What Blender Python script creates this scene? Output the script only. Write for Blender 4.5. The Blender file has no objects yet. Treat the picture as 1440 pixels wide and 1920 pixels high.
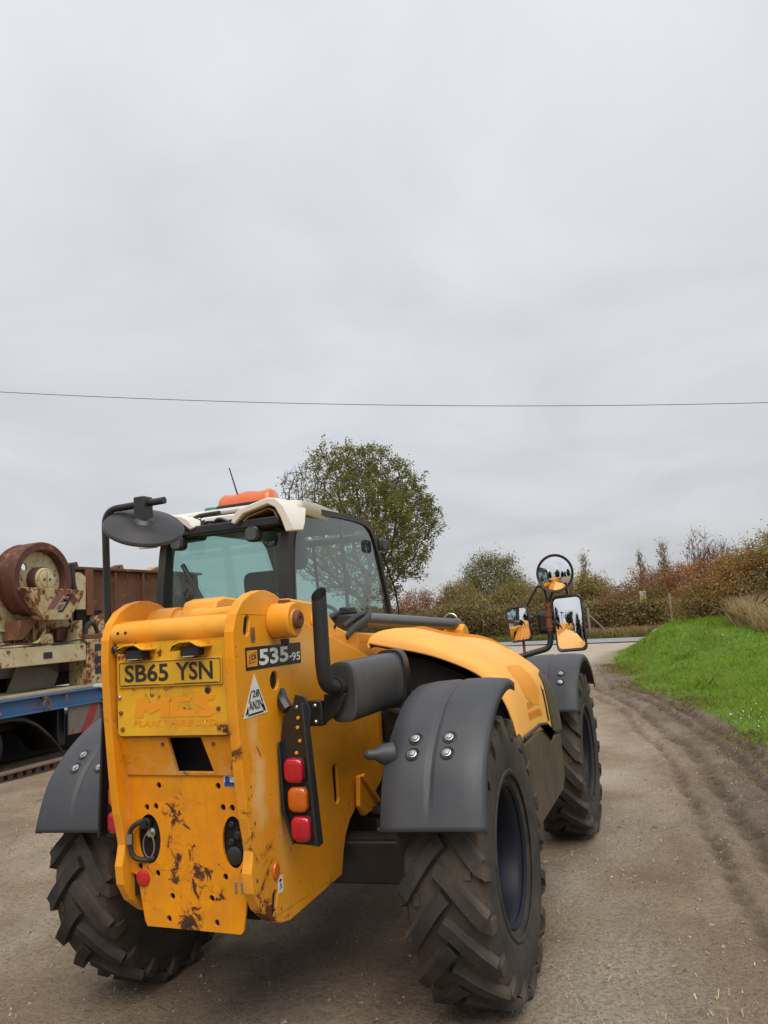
import bpy, bmesh, math, random
import numpy as np
from mathutils import Vector, Matrix, Quaternion
from mathutils.geometry import tessellate_polygon

SC = bpy.context.scene
COL = SC.collection
R = math.radians
PI = math.pi

# ------------------------------------------------------------------ camera
CAM_LOC = Vector((1.9751, -3.6873, 1.7865))
CAM_YAW, CAM_PITCH, CAM_ROLL = R(21.0), R(8.0), R(-4.08)
cam_data = bpy.data.cameras.new('camera')
cam = bpy.data.objects.new('camera', cam_data)
COL.objects.link(cam)
_f = Vector((-math.sin(CAM_YAW) * math.cos(CAM_PITCH), math.cos(CAM_YAW) * math.cos(CAM_PITCH), math.sin(CAM_PITCH)))
_r = Vector((math.cos(CAM_YAW), math.sin(CAM_YAW), 0))
_u = _r.cross(_f)
_c, _s = math.cos(CAM_ROLL), math.sin(CAM_ROLL)
_r2, _u2 = _c * _r + _s * _u, -_s * _r + _c * _u
_m = Matrix(((_r2.x, _u2.x, -_f.x), (_r2.y, _u2.y, -_f.y), (_r2.z, _u2.z, -_f.z))).to_4x4()
_m.translation = CAM_LOC
cam.matrix_world = _m
cam_data.sensor_fit = 'HORIZONTAL'
cam_data.sensor_width = 36.0
cam_data.lens = 36.0 * 1425.0 / 1440.0
cam_data.clip_start = 0.05
cam_data.clip_end = 5000.0
SC.camera = cam

# ------------------------------------------------------------------ sky and sun
SUN_EL, SUN_AZ = R(57.0), R(150.0)      # azimuth measured from +Y towards +X: behind the camera, to the right
world = bpy.data.worlds.new('World')
SC.world = world
world.use_nodes = True
wn = world.node_tree.nodes
wl = world.node_tree.links
for n in list(wn):
    wn.remove(n)
w_out = wn.new('ShaderNodeOutputWorld')
w_bg = wn.new('ShaderNodeBackground')
w_bg.inputs['Strength'].default_value = 0.1
w_sky = wn.new('ShaderNodeTexSky')
w_sky.sky_type = 'NISHITA'
w_sky.sun_disc = False
w_sky.sun_elevation = SUN_EL
w_sky.sun_rotation = SUN_AZ
w_sky.air_density = 1.0
w_sky.dust_density = 3.0
w_tc = wn.new('ShaderNodeTexCoord')
# overcast layer: noise on the sky direction flattened like a cloud sheet
w_sep = wn.new('ShaderNodeSeparateXYZ')
wl.new(w_tc.outputs['Generated'], w_sep.inputs[0])
w_abs = wn.new('ShaderNodeMath'); w_abs.operation = 'ABSOLUTE'
wl.new(w_sep.outputs['Z'], w_abs.inputs[0])
w_add = wn.new('ShaderNodeMath'); w_add.operation = 'ADD'; w_add.inputs[1].default_value = 0.22
wl.new(w_abs.outputs[0], w_add.inputs[0])
w_dx = wn.new('ShaderNodeMath'); w_dx.operation = 'DIVIDE'
wl.new(w_sep.outputs['X'], w_dx.inputs[0]); wl.new(w_add.outputs[0], w_dx.inputs[1])
w_dy = wn.new('ShaderNodeMath'); w_dy.operation = 'DIVIDE'
wl.new(w_sep.outputs['Y'], w_dy.inputs[0]); wl.new(w_add.outputs[0], w_dy.inputs[1])
w_com = wn.new('ShaderNodeCombineXYZ')
wl.new(w_dx.outputs[0], w_com.inputs['X']); wl.new(w_dy.outputs[0], w_com.inputs['Y'])
w_n1 = wn.new('ShaderNodeTexNoise'); w_n1.inputs['Scale'].default_value = 1.5
w_n1.inputs['Detail'].default_value = 6.0; w_n1.inputs['Roughness'].default_value = 0.52
w_n1.inputs['Distortion'].default_value = 0.5
wl.new(w_com.outputs[0], w_n1.inputs['Vector'])
w_ramp = wn.new('ShaderNodeValToRGB')
w_ramp.color_ramp.elements[0].position = 0.30
w_ramp.color_ramp.elements[0].color = (0.522, 0.532, 0.556, 1)
w_ramp.color_ramp.elements[1].position = 0.72
w_ramp.color_ramp.elements[1].color = (0.648, 0.658, 0.682, 1)
wl.new(w_n1.outputs['Fac'], w_ramp.inputs[0])
# overcast sky: brighter overhead than at the horizon
w_gr = wn.new('ShaderNodeMath'); w_gr.operation = 'MULTIPLY_ADD'
w_gr.inputs[1].default_value = 3.3; w_gr.inputs[2].default_value = 6.35
wl.new(w_abs.outputs[0], w_gr.inputs[0])
w_mul = wn.new('ShaderNodeVectorMath'); w_mul.operation = 'SCALE'
wl.new(w_gr.outputs[0], w_mul.inputs['Scale'])
wl.new(w_ramp.outputs[0], w_mul.inputs[0])
w_mix = wn.new('ShaderNodeMix'); w_mix.data_type = 'RGBA'; w_mix.inputs[0].default_value = 0.93
wl.new(w_sky.outputs[0], w_mix.inputs[6]); wl.new(w_mul.outputs[0], w_mix.inputs[7])
wl.new(w_mix.outputs[2], w_bg.inputs['Color'])
wl.new(w_bg.outputs[0], w_out.inputs['Surface'])

sun_data = bpy.data.lights.new('sun', 'SUN')
sun_data.energy = 1.5
sun_data.angle = R(45.0)
sun_data.color = (1.0, 0.965, 0.91)
sun = bpy.data.objects.new('sun', sun_data)
COL.objects.link(sun)
sun_dir = Vector((math.sin(SUN_AZ) * math.cos(SUN_EL), math.cos(SUN_AZ) * math.cos(SUN_EL), math.sin(SUN_EL)))
sun.rotation_euler = sun_dir.to_track_quat('Z', 'Y').to_euler()
sun.location = sun_dir * 60

SC.view_settings.view_transform = 'Standard'
SC.view_settings.look = 'None'
SC.view_settings.exposure = 0.72
SC.view_settings.gamma = 1.0
SC.view_settings.use_curve_mapping = False
SC.cycles.max_bounces = 8
SC.cycles.transparent_max_bounces = 12

# ------------------------------------------------------------------ materials
class NT:
    """small helper for node materials"""
    def __init__(self, name):
        self.m = bpy.data.materials.new(name)
        self.m.use_nodes = True
        self.t = self.m.node_tree
        for n in list(self.t.nodes):
            self.t.nodes.remove(n)
        self.out = self.t.nodes.new('ShaderNodeOutputMaterial')
        self.tc = self.t.nodes.new('ShaderNodeTexCoord')
    def n(self, typ, **kw):
        nd = self.t.nodes.new(typ)
        for k, v in kw.items():
            setattr(nd, k, v)
        return nd
    def link(self, a, b):
        self.t.links.new(a, b)
    def coords(self, scale=(1, 1, 1), which='Object', loc=(0, 0, 0)):
        mp = self.n('ShaderNodeMapping')
        mp.inputs['Scale'].default_value = scale
        mp.inputs['Location'].default_value = loc
        self.link(self.tc.outputs[which], mp.inputs['Vector'])
        return mp.outputs[0]
    def noise(self, scale, detail=5, rough=0.55, vec=None, dist=0.0):
        nd = self.n('ShaderNodeTexNoise')
        nd.inputs['Scale'].default_value = scale
        nd.inputs['Detail'].default_value = detail
        nd.inputs['Roughness'].default_value = rough
        nd.inputs['Distortion'].default_value = dist
        self.link(vec if vec is not None else self.tc.outputs['Object'], nd.inputs['Vector'])
        return nd.outputs['Fac']
    def ramp(self, fac, stops):
        nd = self.n('ShaderNodeValToRGB')
        cr = nd.color_ramp
        while len(cr.elements) < len(stops):
            cr.elements.new(0.5)
        for e, (p, c) in zip(cr.elements, stops):
            e.position = p
            e.color = (c[0], c[1], c[2], 1) if hasattr(c, '__len__') else (c, c, c, 1)
        self.link(fac, nd.inputs[0])
        return nd.outputs[0]
    def mix(self, fac, a, b, blend='MIX'):
        nd = self.n('ShaderNodeMix', data_type='RGBA', blend_type=blend)
        for sock, v in ((nd.inputs[0], fac), (nd.inputs[6], a), (nd.inputs[7], b)):
            if isinstance(v, (int, float)):
                sock.default_value = v
            elif isinstance(v, (tuple, list)):
                sock.default_value = (v[0], v[1], v[2], 1)
            else:
                self.link(v, sock)
        return nd.outputs[2]
    def math(self, op, a, b=0.0):
        nd = self.n('ShaderNodeMath', operation=op)
        for i, v in enumerate((a, b)):
            if isinstance(v, (int, float)):
                nd.inputs[i].default_value = v
            else:
                self.link(v, nd.inputs[i])
        return nd.outputs[0]
    def bump(self, h, strength, dist=0.01):
        nd = self.n('ShaderNodeBump')
        nd.inputs['Strength'].default_value = strength
        nd.inputs['Distance'].default_value = dist
        self.link(h, nd.inputs['Height'])
        return nd.outputs[0]
    def bsdf(self, color, rough=0.5, metal=0.0, normal=None, spec=0.5, **kw):
        b = self.n('ShaderNodeBsdfPrincipled')
        for key, v in (('Base Color', color), ('Roughness', rough), ('Metallic', metal)):
            s = b.inputs[key]
            if isinstance(v, (int, float)):
                s.default_value = v
            elif isinstance(v, (tuple, list)):
                s.default_value = (v[0], v[1], v[2], 1)
            else:
                self.link(v, s)
        b.inputs['Specular IOR Level'].default_value = spec
        for k, v in kw.items():
            b.inputs[k.replace('_', ' ')].default_value = v
        if normal is not None:
            self.link(normal, b.inputs['Normal'])
        self.link(b.outputs[0], self.out.inputs['Surface'])
        return b

def S(r, g, b):
    """sRGB 0-255 to linear"""
    f = lambda c: (c / 255) / 12.92 if c <= 10 else (((c / 255) + 0.055) / 1.055) ** 2.4
    return (f(r), f(g), f(b))

def paint(name, base, alt, rough=0.38, rust=0.0, chips=0.0, dirt=0.15, dirt_col=(0.10, 0.055, 0.025), rust_col=(0.085, 0.026, 0.010), scale=1.0, streak=0.35, seed=0.0, spots=(), plane=(1, 0, 1), fades_sheen=()):
    """weathered paint: faded patches, run-down dirt, rust spots, dark chips"""
    t = NT(name)
    off = (seed * 3.7, seed * 1.9, seed * 2.3)
    v = t.coords((scale,) * 3, loc=off)
    big = t.ramp(t.noise(1.7, 5, 0.6, v), [(0.35, 0.0), (0.68, 1.0)])
    c = t.mix(big, base, alt)
    sv = t.coords((22 * scale, 22 * scale, 1.6 * scale), loc=off)
    st = t.ramp(t.noise(1.0, 4, 0.6, sv), [(0.52, 0.0), (0.78, 1.0)])
    gm = t.ramp(t.noise(2.6, 6, 0.65, v, 0.6), [(0.42, 0.0), (0.75, 1.0)])
    c = t.mix(t.math('MULTIPLY', st, streak * dirt), c, dirt_col)
    c = t.mix(t.math('MULTIPLY', gm, dirt), c, dirt_col)
    fine = t.noise(55, 3, 0.6, v)
    for (sy_, sz_, ry_, rz_, sa_) in fades_sheen:
        mp_ = t.n('ShaderNodeMapping'); mp_.inputs['Scale'].default_value = (0, 1 / ry_, 1 / rz_)
        mp_.inputs['Location'].default_value = (0, -sy_ / ry_, -sz_ / rz_)
        t.link(t.tc.outputs['Object'], mp_.inputs['Vector'])
        ln_ = t.n('ShaderNodeVectorMath', operation='LENGTH'); t.link(mp_.outputs[0], ln_.inputs[0])
        k_ = t.ramp(t.math('ADD', ln_.outputs['Value'], t.math('MULTIPLY', t.math('SUBTRACT', t.noise(9, 6, .7, v, .6), .5), 2.2)), [(0.1, 1.0), (1.0, 0.0)])
        c = t.mix(t.math('MULTIPLY', k_, sa_), c, (0.80, 0.52, 0.24))
    rg = None
    near = None
    for (sx_, sz_, sr_, sa_) in spots:
        d_ = t.n('ShaderNodeVectorMath', operation='DISTANCE')
        mp_ = t.n('ShaderNodeMapping'); mp_.inputs['Scale'].default_value = plane
        t.link(t.tc.outputs['Object'], mp_.inputs['Vector'])
        t.link(mp_.outputs[0], d_.inputs[0]); d_.inputs[1].default_value = (sx_, 0, sz_) if plane[0] else (0, sx_, sz_)
        k_ = t.math('MULTIPLY', t.ramp(t.math('DIVIDE', d_.outputs['Value'], sr_), [(0.0, 1.0), (1.0, 0.0)]), sa_)
        near = k_ if near is None else t.math('ADD', near, k_)
    if rust > 0:
        rn = t.noise(7.5, 9, 0.68, v, 0.8)
        rl = t.noise(1.4, 2, 0.5, v)
        s = t.math('ADD', rn, t.math('MULTIPLY', rl, 0.55))
        if near is not None: s = t.math('ADD', s, near)
        rm = t.ramp(s, [(0.98 - 0.28 * rust, 0.0), (1.02 - 0.28 * rust, 1.0)])
        halo = t.ramp(s, [(0.90 - 0.28 * rust, 0.0), (1.02 - 0.28 * rust, 1.0)])
        c = t.mix(t.math('MULTIPLY', halo, 0.45), c, (0.34, 0.105, 0.018))
        rc = t.mix(fine, rust_col, tuple(min(1, x * 2.2) for x in rust_col))
        c = t.mix(rm, c, rc)
        rg = rm
    if chips > 0:
        cn = t.noise(26, 6, 0.75, v, 0.4)
        if near is not None: cn = t.math('ADD', cn, t.math('MULTIPLY', near, .75))
        cm = t.ramp(cn, [(0.80 - 0.2 * chips, 0.0), (0.82 - 0.2 * chips, 1.0)])
        c = t.mix(cm, c, (0.035, 0.020, 0.014))
    r = t.math('ADD', rough, t.math('MULTIPLY', gm, 0.25))
    if rg is not None:
        r = t.math('ADD', r, t.math('MULTIPLY', rg, 0.3))
    nb = t.bump(t.noise(9, 4, 0.5, v), 0.06, 0.02)
    t.bsdf(c, r, 0.0, nb, 0.32)
    return t.m

def simple(name, base, rough=0.5, metal=0.0, var=0.25, scale=8.0, bump=0.0, spec=0.5, dust=0.0, dust_col=(0.16, 0.12, 0.09)):
    t = NT(name)
    n = t.noise(scale, 5, 0.6)
    c = t.mix(n, tuple(x * (1 - var) for x in base), tuple(min(1, x * (1 + var)) for x in base))
    if dust > 0:
        d = t.ramp(t.noise(3.1, 6, 0.65), [(0.38, 0.0), (0.72, 1.0)])
        c = t.mix(t.math('MULTIPLY', d, dust), c, dust_col)
    r = t.math('ADD', rough - 0.08, t.math('MULTIPLY', n, 0.16))
    nb = t.bump(t.noise(scale * 6, 3, 0.6), bump, 0.004) if bump else None
    t.bsdf(c, r, metal, nb, spec)
    return t.m

YEL, YEL2 = (0.82, 0.300, 0.004), (0.80, 0.345, 0.040)
M = {}
M['yellow'] = paint('chassis_paint', YEL, (0.82, 0.35, 0.035), 0.36, 0.07, 0.20, 0.22, plane=(0, 1, 1), spots=[(-1.05, 1.62, .05, .14), (-1.03, 1.30, .04, .13), (-1.0, 1.08, .05, .14), (-.96, .72, .06, .16), (-.84, .62, .05, .18), (-.62, 1.27, .05, .12), (-.30, .60, .10, .08), (-1.02, .9, .05, .12)], fades_sheen=[(-.90, 1.16, .07, .22, .75), (-.93, 1.36, .05, .12, .5), (-.72, .95, .10, .25, .30), (-.50, 1.66, .35, .16, .40)])  # broad upper pale patch: fading plus sky sheen put into the colour
M['yellow_plain'] = paint('boom_paint', (0.82, 0.33, 0.012), (0.83, 0.40, 0.07), 0.36, 0.10, 0.0, 0.10, seed=2)
M['yellow_tow'] = paint('tow_plate_paint', (0.80, 0.300, 0.006), (0.78, 0.27, 0.006), 0.38, 0.10, 0.42, 0.34, scale=2.3, seed=5, rust_col=(0.050, 0.019, 0.010), spots=[(-.06, .625, .10, .26), (.01, .80, .08, .22), (.09, .74, .06, .20), (-.12, .79, .10, .10), (-.08, 1.05, .09, .15), (-.05, .61, .20, .08)])
M['yellow_board'] = paint('board_paint', (0.78, 0.43, 0.022), (0.78, 0.36, 0.014), 0.42, 0.12, 0.0, 0.28, scale=1.6, seed=8, spots=[(-.33, 1.38, .06, .12), (.215, 1.39, .05, .12), (.225, 1.60, .07, .18), (-.20, 1.71, .08, .14), (.08, 1.71, .08, .14)])
M['yellow_hood'] = paint('hood_plastic', (0.85, 0.43, 0.105), (0.85, 0.40, 0.075), 0.5, 0.0, 0.0, 0.06, seed=3)
M['orange_rib'] = simple('louvre_plastic', (0.72, 0.27, 0.02), 0.5, var=0.1)
M['ghost'] = simple('ghost_lettering', (0.80, 0.29, 0.010), 0.45, var=0.08)
M['ghost_hood'] = simple('ghost_patch', (0.78, 0.29, 0.006), 0.5, var=0.12, scale=20)
M['black_plastic'] = simple('black_plastic', (0.015, 0.016, 0.018), 0.42, var=0.3, dust=0.12)
M['black_steel'] = simple('black_steel', (0.014, 0.014, 0.016), 0.38, var=0.35, dust=0.13)
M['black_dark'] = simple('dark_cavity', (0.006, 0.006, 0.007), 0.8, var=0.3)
M['grey_box'] = simple('box_plastic', (0.048, 0.037, 0.030), 0.48, var=0.3, dust=0.75, dust_col=(0.140, 0.084, 0.055))
M['fender'] = simple('mudguard_plastic', (0.040, 0.043, 0.050), 0.52, var=0.2, scale=3, bump=0.05, dust=0.30, dust_col=(0.105, 0.095, 0.088))
M['rust'] = simple('rusty_steel', (0.16, 0.055, 0.026), 0.75, var=0.6, scale=14, bump=0.25)
M['steel'] = simple('bright_steel', (0.55, 0.53, 0.50), 0.32, 1.0, var=0.25)
M['ram'] = simple('ram_paint', (0.075, 0.075, 0.078), 0.30, 0.1, var=0.15, spec=0.6)
M['hose'] = simple('rubber_hose', (0.022, 0.022, 0.023), 0.55, var=0.3)
M['exhaust'] = simple('exhaust_black', (0.017, 0.017, 0.018), 0.5, var=0.3, scale=5)
M['rim'] = simple('rim_paint', (0.006, 0.008, 0.017), 0.5, 0.0, var=0.3, dust=0.10, spec=.25, dust_col=(.06, .05, .045))
M['white'] = paint('cab_roof_paint', (0.78, 0.76, 0.71), (0.72, 0.67, 0.58), 0.45, 0.0, 0.0, 0.12, dirt_col=(0.30, 0.19, 0.11))
M['roof_lip'] = simple('roof_underside', (0.36, 0.20, 0.10), 0.6, var=0.3)
M['amber_lens'] = None
M['decal_black'] = simple('decal_black', (0.013, 0.013, 0.014), 0.4, var=0.2)
M['decal_white'] = simple('decal_white', (0.72, 0.72, 0.70), 0.45, var=0.08)
M['decal_amber'] = simple('decal_amber', (0.80, 0.30, 0.010), 0.45, var=0.08)
M['plate_yellow'] = simple('plate_yellow', (0.66, 0.36, 0.020), 0.35, var=0.12, scale=5)
M['plate_black'] = simple('plate_black', (0.022, 0.022, 0.020), 0.4, var=0.25)
M['decal_blue'] = simple('decal_blue', (0.03, 0.06, 0.22), 0.45, var=0.4, scale=50)
M['seat'] = simple('seat_cloth', (0.035, 0.036, 0.04), 0.85, var=0.3)
M['green_plastic'] = simple('green_plastic', (0.02, 0.20, 0.08), 0.45)
M['stone'] = simple('pebble_stone', (0.26, 0.23, 0.20), 0.85, var=0.5, scale=40)
M['straw'] = simple('straw', (0.46, 0.36, 0.17), 0.8, var=0.35, scale=30)
M['concrete'] = simple('concrete', (0.45, 0.43, 0.39), 0.85, var=0.2)
M['wood_post'] = simple('weathered_wood', (0.22, 0.18, 0.14), 0.85, var=0.35, scale=20)
M['wire'] = simple('cable', (0.03, 0.03, 0.032), 0.6)

def lens(name, col, rough=0.12, deep=0.55):
    t = NT(name)
    wv = t.n('ShaderNodeTexWave', wave_type='BANDS', bands_direction='X')
    wv.inputs['Scale'].default_value = 34
    wv.inputs['Distortion'].default_value = .6
    t.link(t.tc.outputs['Object'], wv.inputs['Vector'])
    c = t.mix(t.noise(14, 2, 0.5), tuple(x * deep for x in col), col)
    t.bsdf(c, rough, 0.0, t.bump(wv.outputs['Fac'], 0.30, 0.003), 0.6, Coat_Weight=0.6, Coat_Roughness=0.05)
    return t.m
M['red_lens'] = lens('red_lens', (0.58, 0.010, 0.035))
M['amber_lens'] = lens('amber_lens', (0.72, 0.155, 0.010))
M['beacon'] = lens('beacon_lens', (0.74, 0.135, 0.008), 0.25, 0.75)
M['reflector_red'] = lens('red_reflector', (0.65, 0.015, 0.012))
M['reflector_amber'] = lens('amber_reflector', (0.80, 0.17, 0.012))

def mirror_mat():
    t = NT('mirror_silver')
    n = t.noise(30, 3, 0.6)
    t.bsdf((0.86, 0.88, 0.89), t.math('MULTIPLY', n, 0.03), 1.0)
    return t.m
M['mirror'] = mirror_mat()

def glass_mat(name, tint, refl=1.0, dirty=0.10):
    t = NT(name)
    tr = t.n('ShaderNodeBsdfTransparent'); tr.inputs[0].default_value = (*tint, 1)
    gl = t.n('ShaderNodeBsdfGlossy'); gl.inputs['Roughness'].default_value = 0.015
    gl.inputs['Color'].default_value = (0.95, 1.0, 0.98, 1)
    lw = t.n('ShaderNodeLayerWeight'); lw.inputs['Blend'].default_value = .5
    f2 = t.math('ADD', .05 * refl, t.math('MULTIPLY', t.math('POWER', lw.outputs['Facing'], 4.0), .9 * refl))
    mx = t.n('ShaderNodeMixShader')
    t.link(f2, mx.inputs[0]); t.link(tr.outputs[0], mx.inputs[1]); t.link(gl.outputs[0], mx.inputs[2])
    df = t.n('ShaderNodeBsdfDiffuse'); df.inputs[0].default_value = (0.42, 0.42, 0.38, 1)
    sv = t.coords((14, 14, 1.5))
    d = t.ramp(t.math('ADD', t.math('MULTIPLY', t.noise(1.0, 4, 0.6, sv), 0.5), t.math('MULTIPLY', t.noise(2.0, 5, 0.6), 0.5)), [(0.40, 0.0), (0.70, 1.0)])
    m2 = t.n('ShaderNodeMixShader')
    t.link(t.math('ADD', t.math('MULTIPLY', d, dirty), 0.02), m2.inputs[0])
    t.link(mx.outputs[0], m2.inputs[1]); t.link(df.outputs[0], m2.inputs[2])
    t.link(m2.outputs[0], t.out.inputs['Surface'])
    return t.m
M['glass'] = glass_mat('cab_glass', (0.60, 0.79, 0.76), 1.0, 0.06)
M['glass_side'] = glass_mat('cab_side_glass', (0.56, 0.73, 0.69), 1.3, 0.05)

def muffler_mat():
    t = NT('muffler_steel')
    n = t.noise(3.0, 5, 0.6)
    band = t.ramp(t.noise(1.0, 3, 0.5, t.coords((0.5, 2.2, 0.8), loc=(0, 1.05, 0)), .0), [(0.50, 0.0), (0.70, 1.0)])
    c = t.mix(n, (0.050, 0.050, 0.053), (0.085, 0.084, 0.086))
    c = t.mix(t.math('MULTIPLY', band, 0.8), c, (0.22, 0.15, 0.10))
    t.bsdf(c, 0.42, 0.25, t.bump(t.noise(50, 3), 0.05, 0.003), 0.5)
    return t.m
M['muffler'] = muffler_mat()

def tyre_mat():
    t = NT('tyre_rubber')
    n = t.noise(6, 6, 0.65)
    c = t.mix(n, (0.020, 0.019, 0.018), (0.042, 0.039, 0.036))
    d = t.ramp(t.noise(3.6, 7, 0.7, dist=0.6), [(0.38, 0.0), (0.66, 1.0)])
    c = t.mix(t.math('MULTIPLY', d, 0.58), c, (0.105, 0.078, 0.058))
    # mud packed between the bars, rubber scuffed clean on top of them
    sp = t.n('ShaderNodeSeparateXYZ'); t.link(t.tc.outputs['Object'], sp.inputs[0])
    rr = t.math('SQRT', t.math('ADD', t.math('MULTIPLY', sp.outputs['Y'], sp.outputs['Y']), t.math('MULTIPLY', sp.outputs['Z'], sp.outputs['Z'])))
    pk = t.math('MULTIPLY', t.ramp(rr, [(.50, 0.0), (.575, 1.0), (.597, 1.0), (.615, 0.0)]), t.ramp(t.noise(4.5, 6, .7), [(.34, .25), (.62, 1.0)]))
    c = t.mix(t.math('MULTIPLY', pk, .55), c, (0.130, 0.094, 0.068))
    s = t.ramp(t.noise(60, 2, 0.5), [(0.70, 0.0), (0.74, 1.0)])
    c = t.mix(t.math('MULTIPLY', s, 0.4), c, (0.22, 0.17, 0.12))
    nb = t.bump(t.noise(38, 6, 0.7), 0.35, 0.006)
    t.bsdf(c, 0.78, 0.0, nb, 0.3)
    return t.m
M['tyre'] = tyre_mat()

# ------------------------------------------------------------------ mesh helpers
def tag(o, label=None, cat=None, group=None, kind=None):
    if label: o['label'] = label
    if cat: o['category'] = cat
    if group: o['group'] = group
    if kind: o['kind'] = kind
    return o

def empty(name, loc=(0, 0, 0), label=None, cat=None, group=None):
    o = bpy.data.objects.new(name, None)
    o.empty_display_size = 0.3
    o.location = loc
    COL.objects.link(o)
    return tag(o, label, cat, group)

class MB:
    def __init__(self):
        self.v, self.f = [], []
    def add(self, vs, fs):
        o = len(self.v)
        self.v += [tuple(p) for p in vs]
        self.f += [tuple(i + o for i in f) for f in fs]
        return self
    def box(self, c, s, rot=None):
        hx, hy, hz = s[0] / 2, s[1] / 2, s[2] / 2
        P = [Vector((x, y, z)) for x in (-hx, hx) for y in (-hy, hy) for z in (-hz, hz)]
        if rot is not None:
            P = [rot @ p for p in P]
        P = [p + Vector(c) for p in P]
        return self.add(P, [(0, 1, 3, 2), (4, 6, 7, 5), (0, 4, 5, 1), (2, 3, 7, 6), (0, 2, 6, 4), (1, 5, 7, 3)])
    def span(self, a, b):
        return self.box([(p + q) / 2 for p, q in zip(a, b)], [abs(q - p) for p, q in zip(a, b)])
    def prism(self, poly, axis, a0, a1, holes=()):
        loops = [list(poly)] + [list(h) for h in holes]
        tri = tessellate_polygon([[Vector((p[0], p[1], 0)) for p in l] for l in loops])
        flat = [p for l in loops for p in l]
        def mk(p, a):
            return {'x': (a, p[0], p[1]), 'y': (p[0], a, p[1]), 'z': (p[0], p[1], a)}[axis]
        n = len(flat)
        vs = [mk(p, a0) for p in flat] + [mk(p, a1) for p in flat]
        if len(loops) == 1:
            fs = [tuple(range(n)), tuple(range(2 * n - 1, n - 1, -1))]
        else:
            fs = [tuple(t) for t in tri] + [tuple(i + n for i in reversed(t)) for t in tri]
        o = 0
        for l in loops:
            k = len(l)
            for i in range(k):
                j = (i + 1) % k
                fs.append((o + i, o + j, n + o + j, n + o + i))
            o += k
        return self.add(vs, fs)
    def tube(self, path, r, n=10, cap=True, closed=False):
        path = [Vector(p) for p in path]
        k = len(path)
        rs = r if hasattr(r, '__len__') else [r] * k
        T = []
        for i in range(k):
            if closed:
                d = path[(i + 1) % k] - path[i - 1]
            else:
                d = path[min(i + 1, k - 1)] - path[max(i - 1, 0)]
            T.append(d.normalized())
        up = Vector((0, 0, 1)) if abs(T[0].z) < 0.9 else Vector((1, 0, 0))
        N = T[0].cross(up).normalized()
        vs = []
        for i in range(k):
            if i:
                q = T[i - 1].rotation_difference(T[i])
                N = (q @ N).normalized()
            B = T[i].cross(N)
            for j in range(n):
                a = 2 * PI * j / n
                vs.append(path[i] + (N * math.cos(a) + B * math.sin(a)) * rs[i])
        fs = []
        for i in range(k if closed else k - 1):
            i2 = (i + 1) % k
            for j in range(n):
                j2 = (j + 1) % n
                fs.append((i * n + j, i * n + j2, i2 * n + j2, i2 * n + j))
        if cap and not closed:
            fs.append(tuple(range(n - 1, -1, -1)))
            fs.append(tuple((k - 1) * n + j for j in range(n)))
        return self.add(vs, fs)
    def cyl(self, a, b, r, n=16):
        return self.tube([a, b], r, n)
    def lathe(self, prof, origin, axis, n=32, cap=False):
        """prof: list of (along axis, radius)"""
        ax = Vector(axis).normalized()
        up = Vector((0, 0, 1)) if abs(ax.z) < 0.9 else Vector((1, 0, 0))
        e1 = ax.cross(up).normalized(); e2 = ax.cross(e1)
        O = Vector(origin)
        vs, fs = [], []
        for (h, r) in prof:
            for j in range(n):
                a = 2 * PI * j / n
                vs.append(O + ax * h + (e1 * math.cos(a) + e2 * math.sin(a)) * r)
        for i in range(len(prof) - 1):
            for j in range(n):
                j2 = (j + 1) % n
                fs.append((i * n + j, i * n + j2, (i + 1) * n + j2, (i + 1) * n + j))
        if cap:
            fs.append(tuple(range(n)))
            fs.append(tuple((len(prof) - 1) * n + j for j in range(n)))
        return self.add(vs, fs)
    def loft(self, secs, closed=False, caps=False):
        k = len(secs[0])
        vs = [p for s in secs for p in s]
        fs = []
        for i in range(len(secs) - 1):
            for j in range(k if closed else k - 1):
                j2 = (j + 1) % k
                fs.append((i * k + j, i * k + j2, (i + 1) * k + j2, (i + 1) * k + j))
        if caps:
            fs.append(tuple(range(k)))
            fs.append(tuple((len(secs) - 1) * k + j for j in range(k)))
        return self.add(vs, fs)
    def mesh(self, name, mat=None, smooth=35.0, recalc=True):
        me = bpy.data.meshes.new(name)
        me.from_pydata(self.v, [], self.f)
        if recalc:
            bm = bmesh.new(); bm.from_mesh(me)
            bmesh.ops.recalc_face_normals(bm, faces=bm.faces)
            bm.to_mesh(me); bm.free()
        if smooth:
            me.polygons.foreach_set('use_smooth', [True] * len(me.polygons))
            me.set_sharp_from_angle(angle=R(smooth))
        if mat is not None:
            me.materials.append(M[mat] if isinstance(mat, str) else mat)
        me.update()
        return me
    def obj(self, name, mat, parent=None, bevel=0.0, smooth=35.0, recalc=True, solid=0.0, segs=2, label=None):
        o = bpy.data.objects.new(name, self.mesh(name, mat, smooth, recalc))
        COL.objects.link(o)
        if parent is not None:
            o.parent = parent
        if solid:
            s = o.modifiers.new('solid', 'SOLIDIFY'); s.thickness = solid; s.offset = -1
        if bevel:
            b = o.modifiers.new('bevel', 'BEVEL'); b.width = bevel; b.segments = segs
            b.limit_method = 'ANGLE'; b.angle_limit = R(40); b.harden_normals = False
        if label:
            o['label'] = label
        return o

def put(me, name, parent=None, loc=(0, 0, 0), rot=(0, 0, 0), scale=(1, 1, 1)):
    o = bpy.data.objects.new(name, me)
    COL.objects.link(o)
    o.location = loc; o.rotation_euler = rot; o.scale = scale
    if parent is not None:
        o.parent = parent
    return o

def ell(cx, cy, rx, ry, n=20, rot=0.0):
    out = []
    for i in range(n):
        a = 2 * PI * i / n
        x, y = rx * math.cos(a), ry * math.sin(a)
        out.append((cx + x * math.cos(rot) - y * math.sin(rot), cy + x * math.sin(rot) + y * math.cos(rot)))
    return out

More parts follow.
